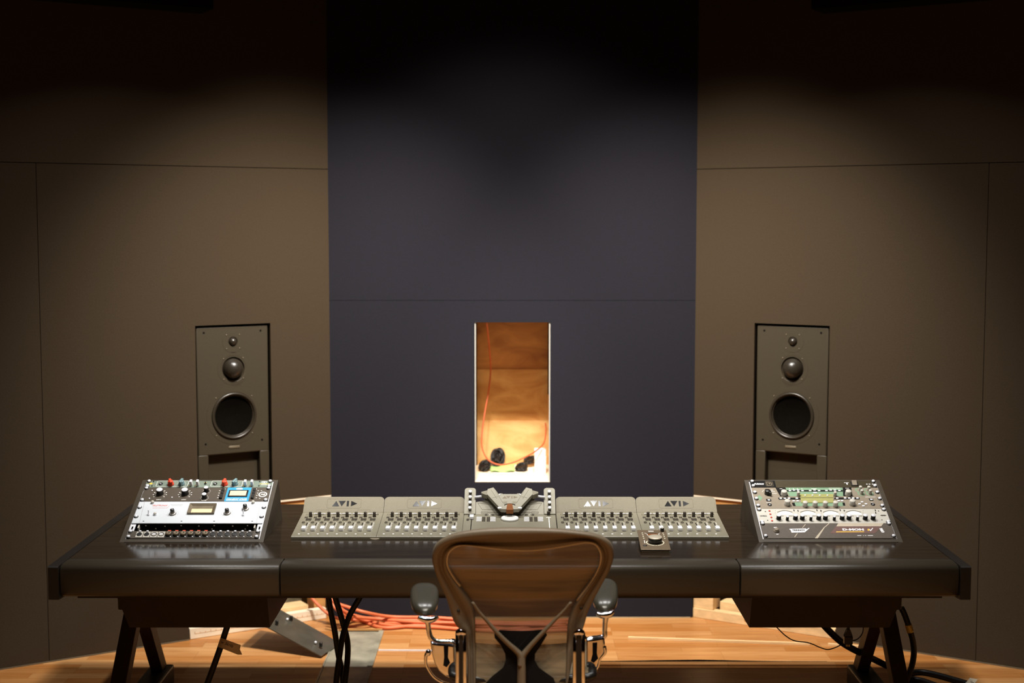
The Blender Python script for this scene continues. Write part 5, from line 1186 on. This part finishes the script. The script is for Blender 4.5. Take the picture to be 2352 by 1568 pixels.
# seat
mb = MB().use('seatnet'); NS = 20
def seatf(u, v):
    a = 2 * (u - 0.5); b = v
    return P(Vector((0.033 + 0.235 * a * (1 - 0.08 * (1 - b)), 4.335 + 0.42 * b, 0.455 + 0.018 * a * a + 0.012 * math.sin(math.pi * b) - 0.05 * max(0, b - 0.75) ** 2 * 8)))
mb.grid(seatf, 20, 20); st = mb.build('seat', None, chair, 'grey mesh seat', True)
mb = MB().use('blk'); rim = [seatf(u, 0) for u in [i / 10 for i in range(11)]] + [seatf(1, v) for v in (0.25, 0.5, 0.75, 0.95)] + [seatf(u, 1) for u in [1 - i / 10 for i in range(11)]] + [seatf(0, v) for v in (0.95, 0.75, 0.5, 0.25)]
mb.tube(rim, 0.014, 10, 3, closed=True); mb.build('seat_rim', None, chair)
mb = MB().use('blk'); mb.bbox(-0.09, 0.09, -0.13, 0.16, 0.375, 0.43, 0.015, 3)
mb.bbox(-0.26, 0.26, -0.155, -0.115, 0.385, 0.42, 0.01, 2); mb.build('tilt_mechanism', None, chair)
mb = MB().use('chrome'); mb.lathe([(0.016, 0.22), (0.016, 0.376)], n=20); mb.use('blk'); mb.lathe([(0.027, 0.09), (0.027, 0.24), (0.022, 0.245)], n=20); mb.build('gas_column', None, chair)
mb = MB().use('blk')
for i in range(5):
    a = R(18 + 72 * i); mb.tube([(0.02 * math.cos(a), 0.02 * math.sin(a), 0.115), (0.17 * math.cos(a), 0.17 * math.sin(a), 0.10), (0.30 * math.cos(a), 0.30 * math.sin(a), 0.075)], [0.03, 0.022, 0.015], 10, 4)
mb.build('star_base', None, chair)
for i in range(5):
    a = R(18 + 72 * i); mb = MB(Matrix.Translation((0.30 * math.cos(a), 0.30 * math.sin(a), 0)) @ Matrix.Rotation(a, 4, 'Z')).use('blk')
    for dy in (-0.018, 0.004): mb.prism([(0.029 * math.cos(2 * math.pi * k / 20), 0.029 + 0.029 * math.sin(2 * math.pi * k / 20)) for k in range(20)], dy, dy + 0.014, 'y')
    mb.lathe([(0.006, 0.03), (0.006, 0.075)], n=10); mb.build('caster', None, chair)

# ================================================================== LIGHT
def area(name, loc, size, watts, col=(1, 0.95, 0.87), spread=180, rot=(0, 0, 0)):
    l = bpy.data.lights.new(name, 'AREA'); l.shape = 'DISK'; l.size = size; l.energy = watts; l.color = col; l.spread = R(spread)
    o = bpy.data.objects.new(name, l); COL.objects.link(o); o.location = loc; o.rotation_euler = rot; return o
def spot(name, loc, aim, watts, ang, blend, col=(1, 0.93, 0.82), rad=0.05):
    l = bpy.data.lights.new(name, 'SPOT'); l.energy = watts; l.color = col; l.spot_size = R(ang); l.spot_blend = blend; l.shadow_soft_size = rad
    o = bpy.data.objects.new(name, l); COL.objects.link(o); o.location = loc
    o.rotation_euler = (Vector(aim) - Vector(loc)).to_track_quat('-Z', 'Y').to_euler(); return o
LZ = 3.18
for x in (-1.15, -0.40, 0.40, 1.15): area('ceiling_downlight', (x, 5.28, LZ), 0.09, 10.8, (1, 0.975, 0.945), 112)
for x, y in ((-0.5, 3.0), (-0.25, 3.15), (0.0, 2.95), (0.25, 3.15), (0.5, 3.0)): area('ceiling_downlight', (x, y, LZ), 0.07, 9.0, (1, 0.92, 0.80), 108)
for sg in (-1, 1): spot('wall_spot', (sg * 0.25, 5.05, LZ), (sg * 0.98, 6.55, 0.85), 520, 69, 1.0, (1, 0.93, 0.84), 0.10)  # added spots without known fixtures, aimed to shape the wall brightness gradient
spot('wall_spot', (0, 5.05, LZ), (0, 6.68, 1.22), 140, 73, 1.0, (1, 0.93, 0.84), 0.10)  # added centre spot, evens out the light high on the navy wall
area('niche_lamp', (0.0, 6.745, 1.47), 0.06, 1.2, (1, 0.92, 0.76), 180)
w = bpy.data.worlds.new('World'); bpy.context.scene.world = w; w.use_nodes = True
w.node_tree.nodes['Background'].inputs[0].default_value = (1, 0.85, 0.7, 1); w.node_tree.nodes['Background'].inputs[1].default_value = 0.0
# ================================================================== CAMERA
cam = bpy.data.cameras.new('camera'); co = bpy.data.objects.new('camera', cam); COL.objects.link(co)
cam.lens = 50; cam.sensor_width = 36; cam.clip_start = 0.1
co.location = (0, 0, H); co.rotation_euler = (R(90) - PT, 0, 0)
cam.dof.use_dof = True; cam.dof.focus_distance = 5.25; cam.dof.aperture_fstop = 2.0
sc = bpy.context.scene; sc.camera = co
sc.view_settings.view_transform = 'Standard'; sc.view_settings.look = 'None'; sc.view_settings.gamma = 1; sc.view_settings.exposure = 0.0
sc.view_settings.use_curve_mapping = False
